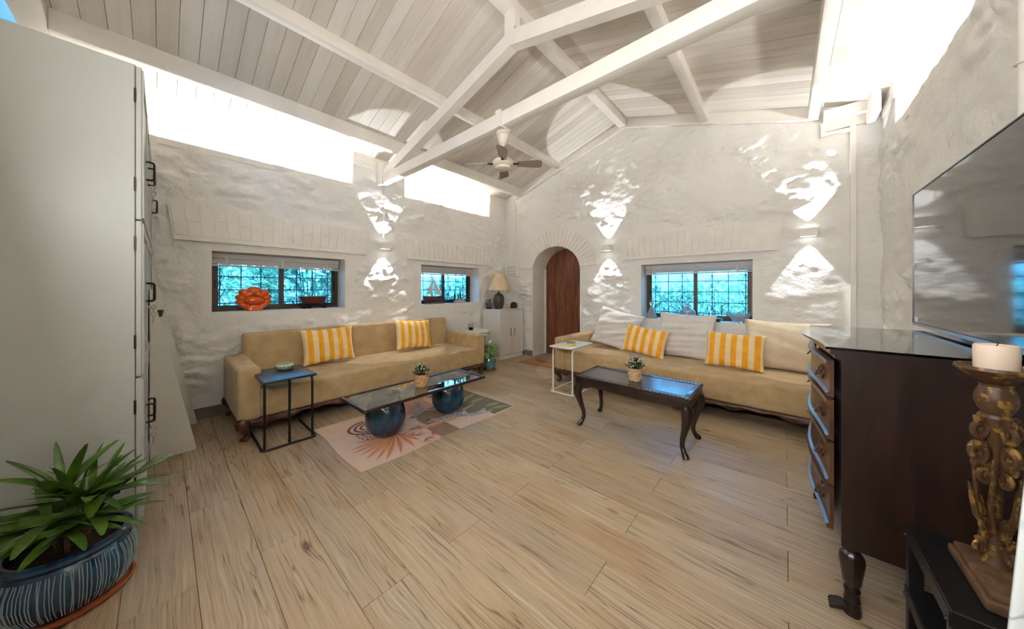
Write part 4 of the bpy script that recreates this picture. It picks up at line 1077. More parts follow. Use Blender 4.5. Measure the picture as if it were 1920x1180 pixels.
# frond: fingers fanned out from one point
cen = (-2.54, 1.33); A_ = []; B_ = []
for k, (tx, ty) in enumerate(((-2.60, 1.02), (-2.52, 0.97), (-2.45, 0.95), (-2.38, 0.98), (-2.30, 0.985), (-2.23, 1.03), (-2.18, 1.08), (-2.185, 1.20), (-2.19, 1.32), (-2.26, 1.40))):
    mid = ((cen[0] + tx) / 2, (cen[1] + ty) / 2)
    c1 = curve_pts(cen, (tx, ty), 0.03); n_ = len(c1)
    l = [];
    dv = (Vector((tx, ty)) - Vector(cen)).normalized(); nn = Vector((-dv.y, dv.x)); wd = 0.022
    poly = [c1[i] + nn * wd * math.sin(PI * (i / (n_ - 1)) ** 1.3) for i in range(n_)] + [c1[i] - nn * wd * math.sin(PI * (i / (n_ - 1)) ** 1.3) for i in range(n_ - 2, 0, -1)]
    A_.append([(p.x, p.y) for p in poly]); B_ += stroke(c1, 0.010, 0.005)
patch(A_, 'rug_orange'); patch(B_, 'rug_rust')
B_ = []
for k in range(7): B_ += stroke(curve_pts(cen, (cen[0] - 0.16 + 0.04 * k, cen[1] + 0.06 + 0.05 * (k % 3)), 0.25 - 0.07 * k), 0.010, 0.006)
for (cx, cy, r, a0) in ((-2.36, 1.42, 0.085, 2.2), (-2.30, 1.55, 0.075, 1.0), (-2.46, 1.50, 0.07, 3.0), (-2.24, 1.46, 0.07, 0.3)):
    for k in range(8):
        an = a0 + (k - 3.5) * 0.32; B_ += stroke(curve_pts((cx, cy), (cx + r * math.cos(an), cy + r * math.sin(an)), 0.18 * (1 if k > 3 else -1), 5), 0.010, 0.005)
patch(B_, 'rug_rust')
# dark branching line and petal loops at the near end
patch(stroke(curve_pts((-2.45, 1.36), (-2.56, 1.62), -0.06), 0.007, 0.005), 'rug_darkrust')
Lp = []
for q in range(4):
    rx, ry = 0.20 - 0.045 * q, 0.24 - 0.05 * q
    pp = [(-2.83 + rx * math.cos(t) * 0.8, 1.31 - ry * math.sin(t)) for t in [R(20) + (R(165) - R(20)) * i / 20 for i in range(21)]]
    Lp += stroke(pp, 0.022, 0.022)
    pp = [(-2.69 + rx * 0.75 * math.cos(t), 1.28 - ry * 0.8 * math.sin(t)) for t in [R(-20) + R(140) * i / 20 for i in range(21)]]
    Lp += [s_ for i, s_ in enumerate(stroke(pp, 0.020, 0.020)) if i % 2 == 0]
patch(Lp, 'rug_darkrust')
# two zebras lying along the rug
def zebra(path, wid):
    W_ = stroke(path, wid[0], wid[1]); patch(W_, 'rug_white')
    K = []
    P_ = [Vector(p) for p in path]
    tot = sum((P_[i + 1] - P_[i]).length for i in range(len(P_) - 1)); n_ = int(tot / 0.014); acc = 0; i = 0
    for k in range(n_):
        s_ = (k + 0.5) * tot / n_
        while i < len(P_) - 2 and s_ > acc + (P_[i + 1] - P_[i]).length: acc += (P_[i + 1] - P_[i]).length; i += 1
        t = (P_[i + 1] - P_[i]).normalized(); p = P_[i] + t * (s_ - acc); nn = Vector((-t.y, t.x)); w = (wid[0] + (wid[1] - wid[0]) * s_ / tot) * 0.47
        a, b = p + nn * w + t * 0.006, p - nn * w; K.append([(a.x - t.x * .003, a.y - t.y * .003), (a.x + t.x * .003, a.y + t.y * .003), (b.x + t.x * .0035, b.y + t.y * .0035), (b.x - t.x * .0035, b.y - t.y * .0035)])
    patch(K, 'rug_black')
zebra([(-2.53, 1.655), (-2.52, 1.70), (-2.47, 1.76), (-2.46, 1.84), (-2.47, 1.94), (-2.50, 2.04)], (0.045, 0.12))
zebra([(-2.48, 1.95), (-2.50, 2.10), (-2.53, 2.24)], (0.05, 0.02))
zebra([(-2.45, 1.92), (-2.40, 1.98), (-2.34, 2.01), (-2.31, 2.08), (-2.33, 2.16), (-2.36, 2.24)], (0.13, 0.025))
zebra([(-2.33, 2.04), (-2.27, 2.12), (-2.27, 2.20), (-2.27, 2.26)], (0.05, 0.02))
zebra([(-2.72, 1.60), (-2.76, 1.70), (-2.80, 1.78), (-2.88, 1.80), (-2.98, 1.80), (-3.05, 1.86)], (0.05, 0.10))
zebra([(-2.80, 1.80), (-2.74, 1.84), (-2.70, 1.90)], (0.05, 0.02))
patch([[(-2.56, 1.655), (-2.535, 1.64), (-2.53, 1.69), (-2.555, 1.70)], [(-2.72, 1.585), (-2.70, 1.58), (-2.69, 1.62), (-2.71, 1.625)]], 'rug_black')
# olive leaves outlined in cream
G_ = []; O_ = []
for (a, b_, w) in (((-2.56, 2.22), (-2.60, 2.44), 0.05), ((-2.30, 2.27), (-2.20, 2.47), 0.05), ((-2.38, 2.28), (-2.36, 2.46), 0.06), ((-2.75, 2.15), (-2.90, 2.40), 0.06), ((-2.66, 2.2), (-2.78, 2.46), 0.05)):
    c1 = curve_pts(a, b_, 0.05); dv = (Vector(b_) - Vector(a)).normalized(); nn = Vector((-dv.y, dv.x)); n_ = len(c1)
    l = [c1[i] + nn * w * 0.5 * math.sin(PI * i / (n_ - 1)) for i in range(n_)]; r = [c1[i] - nn * w * 0.5 * math.sin(PI * i / (n_ - 1)) for i in range(n_)]
    G_.append([(p.x, p.y) for p in l + r[-2:0:-1]]); O_ += stroke(l, 0.004, 0.004) + stroke(r, 0.004, 0.004)
patch(G_, 'rug_leafgreen'); patch(O_, 'rug_pink')

# ------------------------------------------------------------------ dark carved coffee table
DX, DY_ = -0.985, 2.765
dt = thing('carved_coffee_table', 'dark polished wood coffee table with carved rim and cabriole legs', 'coffee table', (DX, DY_, 0))
hw, hd, zt = 0.475, 0.245, 0.46
MB().rbox((-hw + 0.045, -hd + 0.045, zt - 0.02), (hw - 0.045, hd - 0.045, zt - 0.006), 0.002, 1).build('table_top', 'dark_wood', dt)
for (a, b_) in (((-hw, -hd), (hw, -hd + 0.05)), ((-hw, hd - 0.05), (hw, hd)), ((-hw, -hd + 0.05), (-hw + 0.05, hd - 0.05)), ((hw - 0.05, -hd + 0.05), (hw, hd - 0.05))):
    MB().rbox((a[0], a[1], zt - 0.022), (b_[0], b_[1], zt - 0.003), 0.004, 2).build('rim', 'dark_wood', dt)
gd = MB()
def gad(x, y, an): gd.sphere((0, 0, 0), (0.016, 0.0075, 0.006), 8, 5, Matrix.Translation((x, y, zt - 0.004)) @ Matrix.Rotation(an, 4, 'Z'))
k = 34
for i in range(k):
    x = -hw + 0.012 + (2 * hw - 0.024) * i / (k - 1)
    gad(x, -hd + 0.009, R(65)); gad(x, hd - 0.009, R(115))
k = 18
for i in range(1, k - 1):
    y = -hd + 0.012 + (2 * hd - 0.024) * i / (k - 1); gad(-hw + 0.009, y, R(25)); gad(hw - 0.009, y, R(155))
gd.build('gadroon_edge', 'dark_wood', dt)
for i in range(2): MB().box((-hw + 0.05, (-1, 1)[i] * (hd - 0.058) - 0.002, zt - 0.006), (hw - 0.05, (-1, 1)[i] * (hd - 0.058) + 0.002, zt - 0.003)).build('inlay', 'dark_wood', dt, smooth=False)
MB().rbox((-hw + 0.008, -hd + 0.008, zt - 0.085), (hw - 0.008, hd - 0.008, zt - 0.022), 0.004, 2).build('apron', 'dark_wood', dt)
for sx in (-1, 1):
    for sy in (-1, 1):
        cabriole(zt - 0.08, 0.040, 0.023, 0.032, sx, sy).build('leg', 'dark_wood', dt, (sx * (hw - 0.055), sy * (hd - 0.052), 0))
        e = MB().tube([(0, 0, 0), (-sx * 0.03, 0, -0.012), (-sx * 0.055, 0, -0.004), (-sx * 0.08, 0, 0.01)], [0.02, 0.016, 0.011, 0.006], 8).tube([(0, 0, 0), (0, -sy * 0.03, -0.012), (0, -sy * 0.06, 0.006)], [0.02, 0.015, 0.006], 8)
        e.build('knee_scroll', 'dark_wood', dt, (sx * (hw - 0.07), sy * (hd - 0.06), zt - 0.095))

# ------------------------------------------------------------------ small flowering plants in woven pots
def woven_plant(label, loc, seed, mw):
    t = thing('flower_pot', label, 'plant', loc, seed, 'little white flowers in woven pots')
    rnd = random.Random(seed)
    seg, rows = 28, 14; vs = []; fs = []
    for i in range(rows + 1):
        z = 0.105 * i / rows; r0 = 0.050 + 0.012 * i / rows
        for k in range(seg):
            ph = (k + (i if (i // 3) % 2 == 0 else -i)) % 4
            r = r0 + (0.0035 if ph < 2 else -0.001); a = 2 * PI * k / seg
            vs.append((r * math.cos(a), r * math.sin(a), z))
    for i in range(rows):
        for k in range(seg): fs.append((i * seg + k, i * seg + (k + 1) % seg, (i + 1) * seg + (k + 1) % seg, (i + 1) * seg + k))
    fs.append(tuple(range(seg))[::-1])
    MB().add(vs, fs).build('pot', mw, t, ang=20)
    MB().tube([(0.063 * math.cos(2 * PI * k / 28), 0.063 * math.sin(2 * PI * k / 28), 0.105 + 0.003 * math.sin(k * 2.2)) for k in range(28)], 0.005, 6, True).build('rim', mw, t)
    MB().lathe([(0, 0.095), (0.06, 0.095)], 20, cap=False).build('soil', 'soil', t)
    lf = MB(); st = MB(); fl = []
    for k in range(420):
        a = rnd.uniform(0, 2 * PI); el = rnd.uniform(0.15, 1.5); rr = 0.075 * rnd.uniform(0.5, 1.0)
        p = Vector((rr * math.cos(a) * math.cos(el) * 1.05, rr * math.sin(a) * math.cos(el) * 1.05, 0.105 + rr * 1.1 * math.sin(el)))
        d = Vector((math.cos(a + rnd.uniform(-.8, .8)), math.sin(a + rnd.uniform(-.8, .8)), rnd.uniform(-0.2, 1.2))).normalized(); sd = d.cross(Vector((0, 0.3, 1))).normalized(); L = rnd.uniform(0.014, 0.024)
        lf.add([p, p + d * L * 0.5 + sd * 0.005, p + d * L, p + d * L * 0.5 - sd * 0.005], [(0, 1, 2), (0, 2, 3)])
    g = lf.build('foliage', 'leaf_dark', t, smooth=False); g['kind'] = 'stuff'
    for k in range(46):
        a = rnd.uniform(0, 2 * PI); el = rnd.uniform(0.2, 1.45); rr = rnd.uniform(0.075, 0.118) if k < 36 else rnd.uniform(0.10, 0.125)
        p = Vector((rr * math.cos(a) * math.cos(el), rr * math.sin(a) * math.cos(el), 0.11 + rr * math.sin(el)))
        st.tube([(p.x * 0.3, p.y * 0.3, 0.10), (p.x * 0.75, p.y * 0.75, p.z * 0.85 + 0.01), p], 0.0007, 4, cap=False); fl.append(p)
    st.build('stem', 'leaf_dark', t, smooth=False)
    fm = MB()
    for j in range(5):
        an = 2 * PI * j / 5; fm.add([(0, 0, 0), (0.0045 * math.cos(an - .5), 0.0045 * math.sin(an - .5), 0.002), (0.007 * math.cos(an), 0.007 * math.sin(an), 0.003), (0.0045 * math.cos(an + .5), 0.0045 * math.sin(an + .5), 0.002)], [(0, 1, 2, 3)])
    fm.sphere((0, 0, 0.001), 0.0025, 6, 4)
    me = fm.mesh('flower'); me.materials.append(MATS['flower_white'])
    for p in fl:
        d = (p - Vector((0, 0, 0.09))).normalized(); link('flower', me, None, t, p, d.to_track_quat('Z', 'Y').to_euler())
woven_plant('woven pot of small white flowers on the glass table', (-2.505, 1.575, 0.3665), 3, 'wicker')
woven_plant('woven pot of small white flowers on the dark carved table', (-0.985, 2.75, 0.455), 5, 'wicker_pale')

# ------------------------------------------------------------------ chest of drawers with a bowed front
CH = thing('chest_of_drawers', 'dark mahogany bow front chest of drawers with glass top', 'chest', (0.68, 2.18, 0))
CY0, CY1, CXF, CXB = -0.47, 0.47, -0.53, -0.03       # local: y along the wall, front at CXF
def bow(y, k=0.032):
    f = (y - CY0) / (CY1 - CY0)
    return CXF - k * (0.5 - 0.5 * math.cos(2 * PI * f)) - 0.0
def bowed(z0, z1, grow, side=0.0, back=0.0, k=0.032, n=28):
    ys = [CY0 - side + (CY1 - CY0 + 2 * side) * i / n for i in range(n + 1)]
    poly = [(bow(min(max(y, CY0), CY1), k) - grow, y) for y in ys] + [(CXB - back, CY1 + side), (CXB - back, CY0 - side)]
    return poly
MB().prism(bowed(0, 0, -0.012), 0.275, 1.0).build('carcass', 'chest_wood', CH, ang=30)
top = MB().prism(bowed(0, 0, 0.018, 0.012), 1.0, 1.022).build('top_board', 'chest_wood', CH, ang=30)
MB().prism(bowed(0, 0, 0.006, 0.005), 0.985, 1.0).build('moulding', 'chest_wood', CH, ang=30)
MB().prism(bowed(0, 0, 0.032, 0.020, 0.0, 0.050), 1.0225, 1.031).build('glass_top', 'table_glass', CH, ang=30)
zs = [0.30, 0.475, 0.65, 0.82, 0.975]
def drawer(z0, z1):
    n = 26; e = 0.035; ys = [CY0 + e + (CY1 - CY0 - 2 * e) * i / n for i in range(n + 1)]
    prof = [(0.0, z0), (0.020, z0 + 0.004), (0.024, z0 + 0.016), (0.014, z0 + 0.022), (0.012, z0 + 0.03), (0.012, z1 - 0.03), (0.014, z1 - 0.022), (0.024, z1 - 0.016), (0.020, z1 - 0.004), (0.0, z1)]
    vs = [(bow(y) - 0.004 - g, y, z) for y in ys for g, z in prof]; m_ = len(prof)
    fs = [(i * m_ + k, i * m_ + k + 1, (i + 1) * m_ + k + 1, (i + 1) * m_ + k) for i in range(n) for k in range(m_ - 1)]
    fs += [tuple(range(m_)), tuple(n * m_ + k for k in range(m_))[::-1]]
    d = MB().add(vs, fs).build('drawer', 'drawer_wood', CH, ang=35)
    zc = (z0 + z1) / 2
    for yc in (-0.29, 0.29):
        x = bow(yc) - 0.018
        tilt = math.atan2(bow(yc + 0.01) - bow(yc - 0.01), 0.02)
        M_ = Matrix.Translation((x, yc, zc)) @ Matrix.Rotation(-tilt, 4, 'Z')
        pl = MB().prism([(0.034 * math.cos(t) * (1 + 0.16 * math.cos(4 * t)), 0.028 * math.sin(t) * (1 + 0.14 * math.cos(6 * t))) for t in [2 * PI * i / 36 for i in range(36)]], -0.004, 0.003, M_ @ YZ)
        for q in (-0.02, 0.0, 0.02): pl.sphere((-0.004, q, 0.012), 0.006, 8, 6, M_)
        pl.tube([(-0.006 - 0.016 * math.sin(PI * i / 8), -0.026 + 0.052 * i / 8, 0.004 - 0.022 * math.sin(PI * i / 8)) for i in range(9)], 0.0035, 6, M=M_)
        pl.build('pull', 'old_brass', d)
for i in range(4): drawer(zs[i] + 0.004, zs[i + 1] - 0.004)
for (y, x, d_) in ((CY0 + 0.05, CXF + 0.045, -1), (CY1 - 0.05, CXF + 0.045, -1), (CY0 + 0.05, CXB - 0.05, 1), (CY1 - 0.05, CXB - 0.05, 1)):
    M_ = Matrix.Translation((x, y, 0))
    flu = lambda a, z: 1.0 + (0.07 * abs(math.sin(a * 7)) if 0.115 < z < 0.235 else 0.0)
    lg = MB().lathe([(0.0, 0.085), (0.017, 0.085), (0.018, 0.115), (0.024, 0.12), (0.027, 0.15), (0.031, 0.18), (0.034, 0.205), (0.033, 0.225), (0.027, 0.238), (0.02, 0.246), (0.024, 0.252), (0.028, 0.262), (0.028, 0.278), (0, 0.278)], 42, M_, flu).build('leg', 'dark_wood', CH)
    ft = MB().lathe([(0, 0.0), (0.024, 0.0), (0.026, 0.02), (0.021, 0.05), (0.024, 0.056), (0.022, 0.062), (0.021, 0.09), (0.024, 0.094), (0.022, 0.1), (0, 0.1)], 20, M_)
    for k in range(4):
        o_ = (k - 1.5) * 0.010
        ft.tube([(x + d_ * 0.012, y + o_ * 0.6, 0.026), (x + d_ * 0.035, y + o_ * 1.2, 0.022), (x + d_ * 0.055, y + o_ * 1.4, 0.012), (x + d_ * 0.062, y + o_ * 1.4, 0.004)], [0.011, 0.010, 0.008, 0.004], 8)
    ft.build('paw_foot', 'antique_metal', lg)

# ------------------------------------------------------------------ television on the right wall
tv = thing('television', 'large flat black glossy television above the chest of drawers', 'television', (0.60, 2.19, 1.046))
TW, TH = 0.71, 0.758
MB().rbox((-0.035, -TW, 0.0), (-0.005, TW, TH), 0.004, 2).build('back_shell', 'black_metal', tv)
MB().box((-0.0375, -TW + 0.006, 0.018), (-0.034, TW - 0.006, TH - 0.006)).build('screen', 'tv_screen', tv, smooth=False)
for (lo, hi) in (((-0.041, -TW, 0.0), (-0.03, TW, 0.016)), ((-0.041, -TW, TH - 0.005), (-0.03, TW, TH)), ((-0.041, -TW, 0.016), (-0.03, -TW + 0.005, TH - 0.005)), ((-0.041, TW - 0.005, 0.016), (-0.03, TW, TH - 0.005))):
    MB().box(lo, hi).build('bezel', 'tv_bezel', tv, smooth=False)
MB().rbox((-0.006, -0.25, 0.2), (0.055, 0.25, 0.55), 0.005, 1).build('wall_bracket', 'black_metal', tv)
MB().box((-0.0385, TW - 0.085, 0.022), (-0.0376, TW - 0.02, 0.048)).build('sticker', 'white_plastic', tv, smooth=False)
MB().box((-0.0387, TW - 0.035, 0.026), (-0.0384, TW - 0.024, 0.044)).build('sticker_mark', 'rug_rust', tv, smooth=False)
MB().box((-0.0385, TW - 0.36, 0.66), (-0.0376, TW - 0.33, 0.69)).build('sticker', 'white_plastic', tv, smooth=False)

# ------------------------------------------------------------------ black shelf stand
SX0, SX1, SY0, SY1, SZ = 0.292, 0.625, 1.22, 1.58, 0.50
sh = thing('shelf_stand', 'low black metal shelf stand beside the chest', 'shelf', ((SX0 + SX1) / 2, (SY0 + SY1) / 2, 0))
hx, hy = (SX1 - SX0) / 2, (SY1 - SY0) / 2
for sx in (-1, 1):
    for sy in (-1, 1): MB().box((sx * hx - (0.03 if sx > 0 else 0), sy * hy - (0.03 if sy > 0 else 0), 0), (sx * hx + (0.03 if sx < 0 else 0), sy * hy + (0.03 if sy < 0 else 0), SZ - 0.004)).build('post', 'black_metal', sh, smooth=False)
for z in (SZ - 0.012, 0.295, 0.06):
    MB().rbox((-hx - 0.002, -hy - 0.002, z), (hx + 0.002, hy + 0.002, z + 0.012), 0.003, 1).build('shelf_board', 'black_metal', sh)
    MB().box((-hx - 0.003, -hy, z - 0.028), (-hx, hy, z + 0.010)).build('edge_rail', 'black_metal', sh, smooth=False)
    MB().box((-hx, -hy - 0.003, z - 0.028), (hx, -hy, z + 0.010)).build('edge_rail', 'black_metal', sh, smooth=False)
for z in (SZ - 0.03, 0.28):
    for y in (-hy + 0.012, hy - 0.012):
        MB().lathe([(0, 0), (0.006, 0), (0.005, 0.004), (0, 0.005)], 10, Matrix.Translation((-hx - 0.003, y, z)) @ Matrix.Rotation(-R(90), 4, 'Y')).build('bolt', 'antique_metal', sh)

# ------------------------------------------------------------------ gilded carved candlestick with candle
KX, KY, KZ = 0.411, 1.43, SZ
ks = thing('candlestick', 'tall carved candlestick of worn gilded wood on the black stand', 'candlestick', (KX, KY, KZ))
ks.scale = (0.80, 0.80, 1.212)
MB().rbox((-0.075, -0.20, 0.0), (0.13, 0.085, 0.020), 0.006, 2).build('plinth', 'worn_wood', ks)
MB().rbox((-0.065, -0.185, 0.020), (0.12, 0.075, 0.032), 0.005, 2).build('plinth_step', 'worn_wood', ks)
ND = 0.435
MB().lathe([(0, 0.03), (0.03, 0.03), (0.014, 0.06), (0.010, 0.12), (0.013, 0.2), (0.012, 0.27), (0.018, 0.31), (0.028, 0.335), (0.030, 0.345), (0.026, 0.352), (0.034, 0.362), (0.042, 0.380), (0.040, 0.397), (0.031, 0.412), (0.034, 0.420), (0, 0.420)], 28).build('stem', 'gilt_wood', ks)
MB().lathe([(0, 0.418), (0.034, 0.418), (0.055, 0.432), (0.074, 0.442), (0.082, 0.448), (0.080, 0.455), (0.072, 0.452), (0.0, 0.446)], 36).build('drip_pan', 'gilt_wood', ks)
def volute(c, ax, s, flip, r):
    """carved scroll: strap with a curl, lying in the vertical plane of direction ax"""
    pts = []
    for i in range(26):
        t = i / 25; a = flip * (R(70) + t * R(560)); q = s * (1.0 - 0.80 * t)
        pts.append((c[0] + math.cos(ax) * q * math.cos(a), c[1] + math.sin(ax) * q * math.cos(a), c[2] + q * math.sin(a)))
    return MB().tube(pts, [r * (1.0 - 0.35 * i / 25) for i in range(26)], 8, flat=1.0)
for k in range(4):
    ax = R(22.5) + k * R(90)
    cx, cy = math.cos(ax), math.sin(ax)
    for (rad, z, s, fl_, r) in ((0.040, 0.318, 0.022, 1, 0.0095), (0.044, 0.268, 0.024, -1, 0.011), (0.026, 0.222, 0.022, 1, 0.009), (0.024, 0.110, 0.018, -1, 0.008), (0.040, 0.064, 0.015, 1, 0.008)):
        volute((cx * rad, cy * rad, z), ax, s, fl_, r).build('scroll', 'gilt_wood', ks)
    leaf = MB()
    for j in range(2):
        a2 = ax + R(45) * j
        p0 = Vector((math.cos(a2) * 0.02, math.sin(a2) * 0.02, 0.10)); p1 = Vector((math.cos(a2) * (0.055 - 0.015 * j), math.sin(a2) * (0.055 - 0.015 * j), 0.165 + 0.06 * j)); p2 = Vector((math.cos(a2) * (0.062 - 0.02 * j), math.sin(a2) * (0.062 - 0.02 * j), 0.20 + 0.06 * j))
        leaf.tube([p0, (p0 + p1) / 2 + Vector((cx, cy, 0)) * 0.008, p1, p2], [0.008, 0.012, 0.009, 0.004], 7, flat=0.5)
    leaf.build('acanthus_leaf', 'gilt_wood', ks)
cd = thing('pillar_candle', 'thick cream pillar candle on the gilded candlestick', 'candle', (KX, KY, KZ + 0.4465 * 1.212))
MB().lathe([(0, 0.0), (0.033, 0.0), (0.0345, 0.004), (0.035, 0.060), (0.033, 0.066), (0.029, 0.064), (0.010, 0.058), (0, 0.058)], 40).build('wax', 'candle_wax', cd)
MB().tube([(0, 0, 0.058), (0.001, 0, 0.064), (0.003, 0, 0.069)], 0.0012, 6).build('wick', 'black_ink', cd)
# printed curtain edge beside the stand
cu = thing('printed_curtain', 'pale curtain with grey branch print at the right edge', 'curtain', (0.46, 0.80, 0.0))
vs = []; fs = []; nu, nz = 60, 24
for j in range(nz + 1):
    z = 0.03 + 2.2 * j / nz
    lead = -0.2225 + 0.06 * (z - 0.763)
    for i in range(nu + 1):
        f = i / nu; x = lead + (0.235 - lead) * f
        vs.append((x, 0.016 * math.sin(f * 38) * (0.4 + 0.6 * f) - 0.01, z))
for j in range(nz):
    for i in range(nu): fs.append((j * (nu + 1) + i, j * (nu + 1) + i + 1, (j + 1) * (nu + 1) + i + 1, (j + 1) * (nu + 1) + i))
me = MB().add(vs, fs).mesh('drape'); o = link('drape', me, 'printed_cloth', cu, smooth=True)
md = o.modifiers.new('thick', 'SOLIDIFY'); md.thickness = 0.003
MB().tube([(-0.08, 0, 2.25), (0.24, 0, 2.25)], 0.012, 10).build('rod', 'antique_metal', cu)

# ------------------------------------------------------------------ wardrobe
WX0, WX1, WY0, WY1, WZ = -4.215, -2.46, -0.525, -0.073, 2.39
wd = thing('wardrobe', 'tall white painted wardrobe with brown handles', 'wardrobe', ((WX0 + WX1) / 2, (WY0 + WY1) / 2, 0))
wx, wy = (WX1 - WX0) / 2, (WY1 - WY0) / 2
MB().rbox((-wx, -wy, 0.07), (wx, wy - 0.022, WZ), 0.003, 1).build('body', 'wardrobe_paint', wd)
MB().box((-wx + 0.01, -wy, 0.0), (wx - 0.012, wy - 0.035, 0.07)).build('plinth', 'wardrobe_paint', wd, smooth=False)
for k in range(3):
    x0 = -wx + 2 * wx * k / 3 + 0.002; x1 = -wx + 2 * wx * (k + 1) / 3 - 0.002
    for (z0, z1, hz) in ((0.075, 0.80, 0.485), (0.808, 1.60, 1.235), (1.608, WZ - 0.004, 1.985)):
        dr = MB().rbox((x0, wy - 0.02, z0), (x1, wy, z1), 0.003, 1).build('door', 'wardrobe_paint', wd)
        for (lo, hi) in (((x0 + 0.01, wy, z0 + 0.01), (x0 + 0.06, wy + 0.006, z1 - 0.01)), ((x1 - 0.06, wy, z0 + 0.01), (x1 - 0.01, wy + 0.006, z1 - 0.01)), ((x0 + 0.06, wy, z0 + 0.01), (x1 - 0.06, wy + 0.006, z0 + 0.06)), ((x0 + 0.06, wy, z1 - 0.06), (x1 - 0.06, wy + 0.006, z1 - 0.01))):
            MB().box(lo, hi).build('door_frame', 'wardrobe_paint', dr, smooth=False)
        hx_ = x0 + 0.09 if k == 2 else (x0 + 0.035 if k == 0 else x1 - 0.05)
        if k < 2 or True:
            MB().tube(rounded_path([(hx_, wy + 0.002, hz - 0.055), (hx_, wy + 0.036, hz - 0.055), (hx_, wy + 0.036, hz + 0.055), (hx_, wy + 0.002, hz + 0.055)], 0.014), 0.006, 8).build('handle', 'antique_metal', dr)
        kz = hz - 0.095
        ky = MB().tube([(hx_, wy, kz), (hx_, wy + 0.022, kz)], 0.003, 6).tube(arc((hx_, wy + 0.032, kz), 0.010, 0, 2 * PI, 14, 'yz')[:-1], 0.0025, 6, True)
        if k == 2: ky.tube([(hx_, wy + 0.032, kz - 0.01), (hx_, wy + 0.032, kz - 0.03)], 0.0015, 5).tube(arc((hx_, wy + 0.032, kz - 0.042), 0.012, 0, 2 * PI, 14, 'yz')[:-1], 0.0022, 6, True).tube([(hx_, wy + 0.032, kz - 0.054), (hx_, wy + 0.031, kz - 0.10)], 0.0022, 5)
        ky.build('key', 'steel', dr)
    for z in (0.25, 0.62, 0.95, 1.45, 1.75, 2.2):
        MB().box((wx - 0.001, wy - 0.026, z), (wx + 0.002, wy - 0.018, z + 0.07)).build('hinge', 'antique_metal', wd, smooth=False) if k == 2 else None

# ------------------------------------------------------------------ white step ladder shelf leaning at the wardrobe
LX0, LX1 = -4.135, -3.455
ld = thing('ladder_shelf', 'white sloping step shelf standing against the wardrobe doors', 'shelf', ((LX0 + LX1) / 2, 0.05, 0))
lx = (LX1 - LX0) / 2
def side(x0, x1, y0):
    zt_ = (y0 + 0.066) / 0.187
    MB().prism([(-0.116, 0.0), (y0 - 0.05, 0.0), (y0 - 0.048, 0.012), (-0.112, zt_), (-0.116, zt_)], x0, x1, YZ).build('side_panel', 'white_lacquer', ld, smooth=False)
side(lx - 0.022, lx, 0.171); side(-lx, -lx + 0.022, 0.207)
fy = lambda z: 0.165 - 0.187 * z - 0.05
for z in (0.16, 0.44, 0.72, 1.01):
    MB().rbox((-lx + 0.022, -0.105, z), (lx - 0.022, fy(z) - 0.002, z + 0.02), 0.002, 1).build('shelf', 'white_lacquer', ld)
MB().box((-lx + 0.022, -0.116, 0.02), (lx - 0.022, -0.108, 1.25)).build('back_panel', 'white_lacquer', ld, smooth=False)
pt = thing('small_pot', 'little dark green ribbed pot on the white step shelf', 'pot', (-3.80, -0.029, 1.0305))
MB().lathe([(0, 0), (0.018, 0), (0.022, 0.004), (0.030, 0.05), (0.032, 0.055), (0.027, 0.055), (0.022, 0.01), (0, 0.01)], 24, mod=lambda a, z: 1 + 0.05 * math.cos(12 * a)).build('body', 'olive_ceramic', pt)
MB().lathe([(0, 0.048), (0.028, 0.048)], 20, cap=False).build('soil', 'soil', pt)

# ------------------------------------------------------------------ big glazed pot with a lady palm
PX, PY = -2.165, -0.25
sc_ = thing('plant_saucer', 'terracotta saucer under the big blue pot', 'saucer', (PX, PY, 0))
MB().lathe([(0, 0.0), (0.150, 0.0), (0.166, 0.012), (0.170, 0.022), (0.162, 0.022), (0.15, 0.010), (0, 0.010)], 48).build('dish', 'terracotta', sc_)
pp = thing('potted_palm', 'big round blue glazed pot with white stripes holding a lady palm', 'plant', (PX, PY, 0.0105))
prof = [(0, 0.0), (0.125, 0.0), (0.145, 0.02), (0.166, 0.06), (0.175, 0.105), (0.172, 0.15), (0.160, 0.19), (0.153, 0.200), (0.158, 0.207), (0.164, 0.216), (0.162, 0.228), (0.152, 0.235), (0.142, 0.233), (0.138, 0.222), (0.146, 0.19), (0.15, 0.14), (0, 0.13)]
pot = MB().lathe(prof, 64).build('pot', 'pot_glaze', pp)
rnd = random.Random(11); sm = MB()
outer = prof[2:7]
def rad_at(z):
    for i in range(len(outer) - 1):
        if outer[i][1] <= z <= outer[i + 1][1]:
            f = (z - outer[i][1]) / (outer[i + 1][1] - outer[i][1]); return outer[i][0] + f * (outer[i + 1][0] - outer[i][0])
    return outer[-1][0]
k = 0; a = 0.0
while a < 2 * PI - 0.05:
    wob = rnd.uniform(-0.03, 0.03)
    sm.tube([((rad_at(z) + 0.0003) * math.cos(a + wob * math.sin((z - 0.02) / 0.17 * PI)), (rad_at(z) + 0.0003) * math.sin(a + wob * math.sin((z - 0.02) / 0.17 * PI)), z) for z in [0.022 + 0.166 * i / 14 for i in range(15)]], 0.0014, 5)
    a += (0.042, 0.075)[k % 2]; k += 1
sm.build('stripe', 'pot_stripe', pot)
MB().lathe([(0, 0.205), (0.06, 0.206), (0.139, 0.200)], 32, cap=False).build('soil', 'soil', pp)
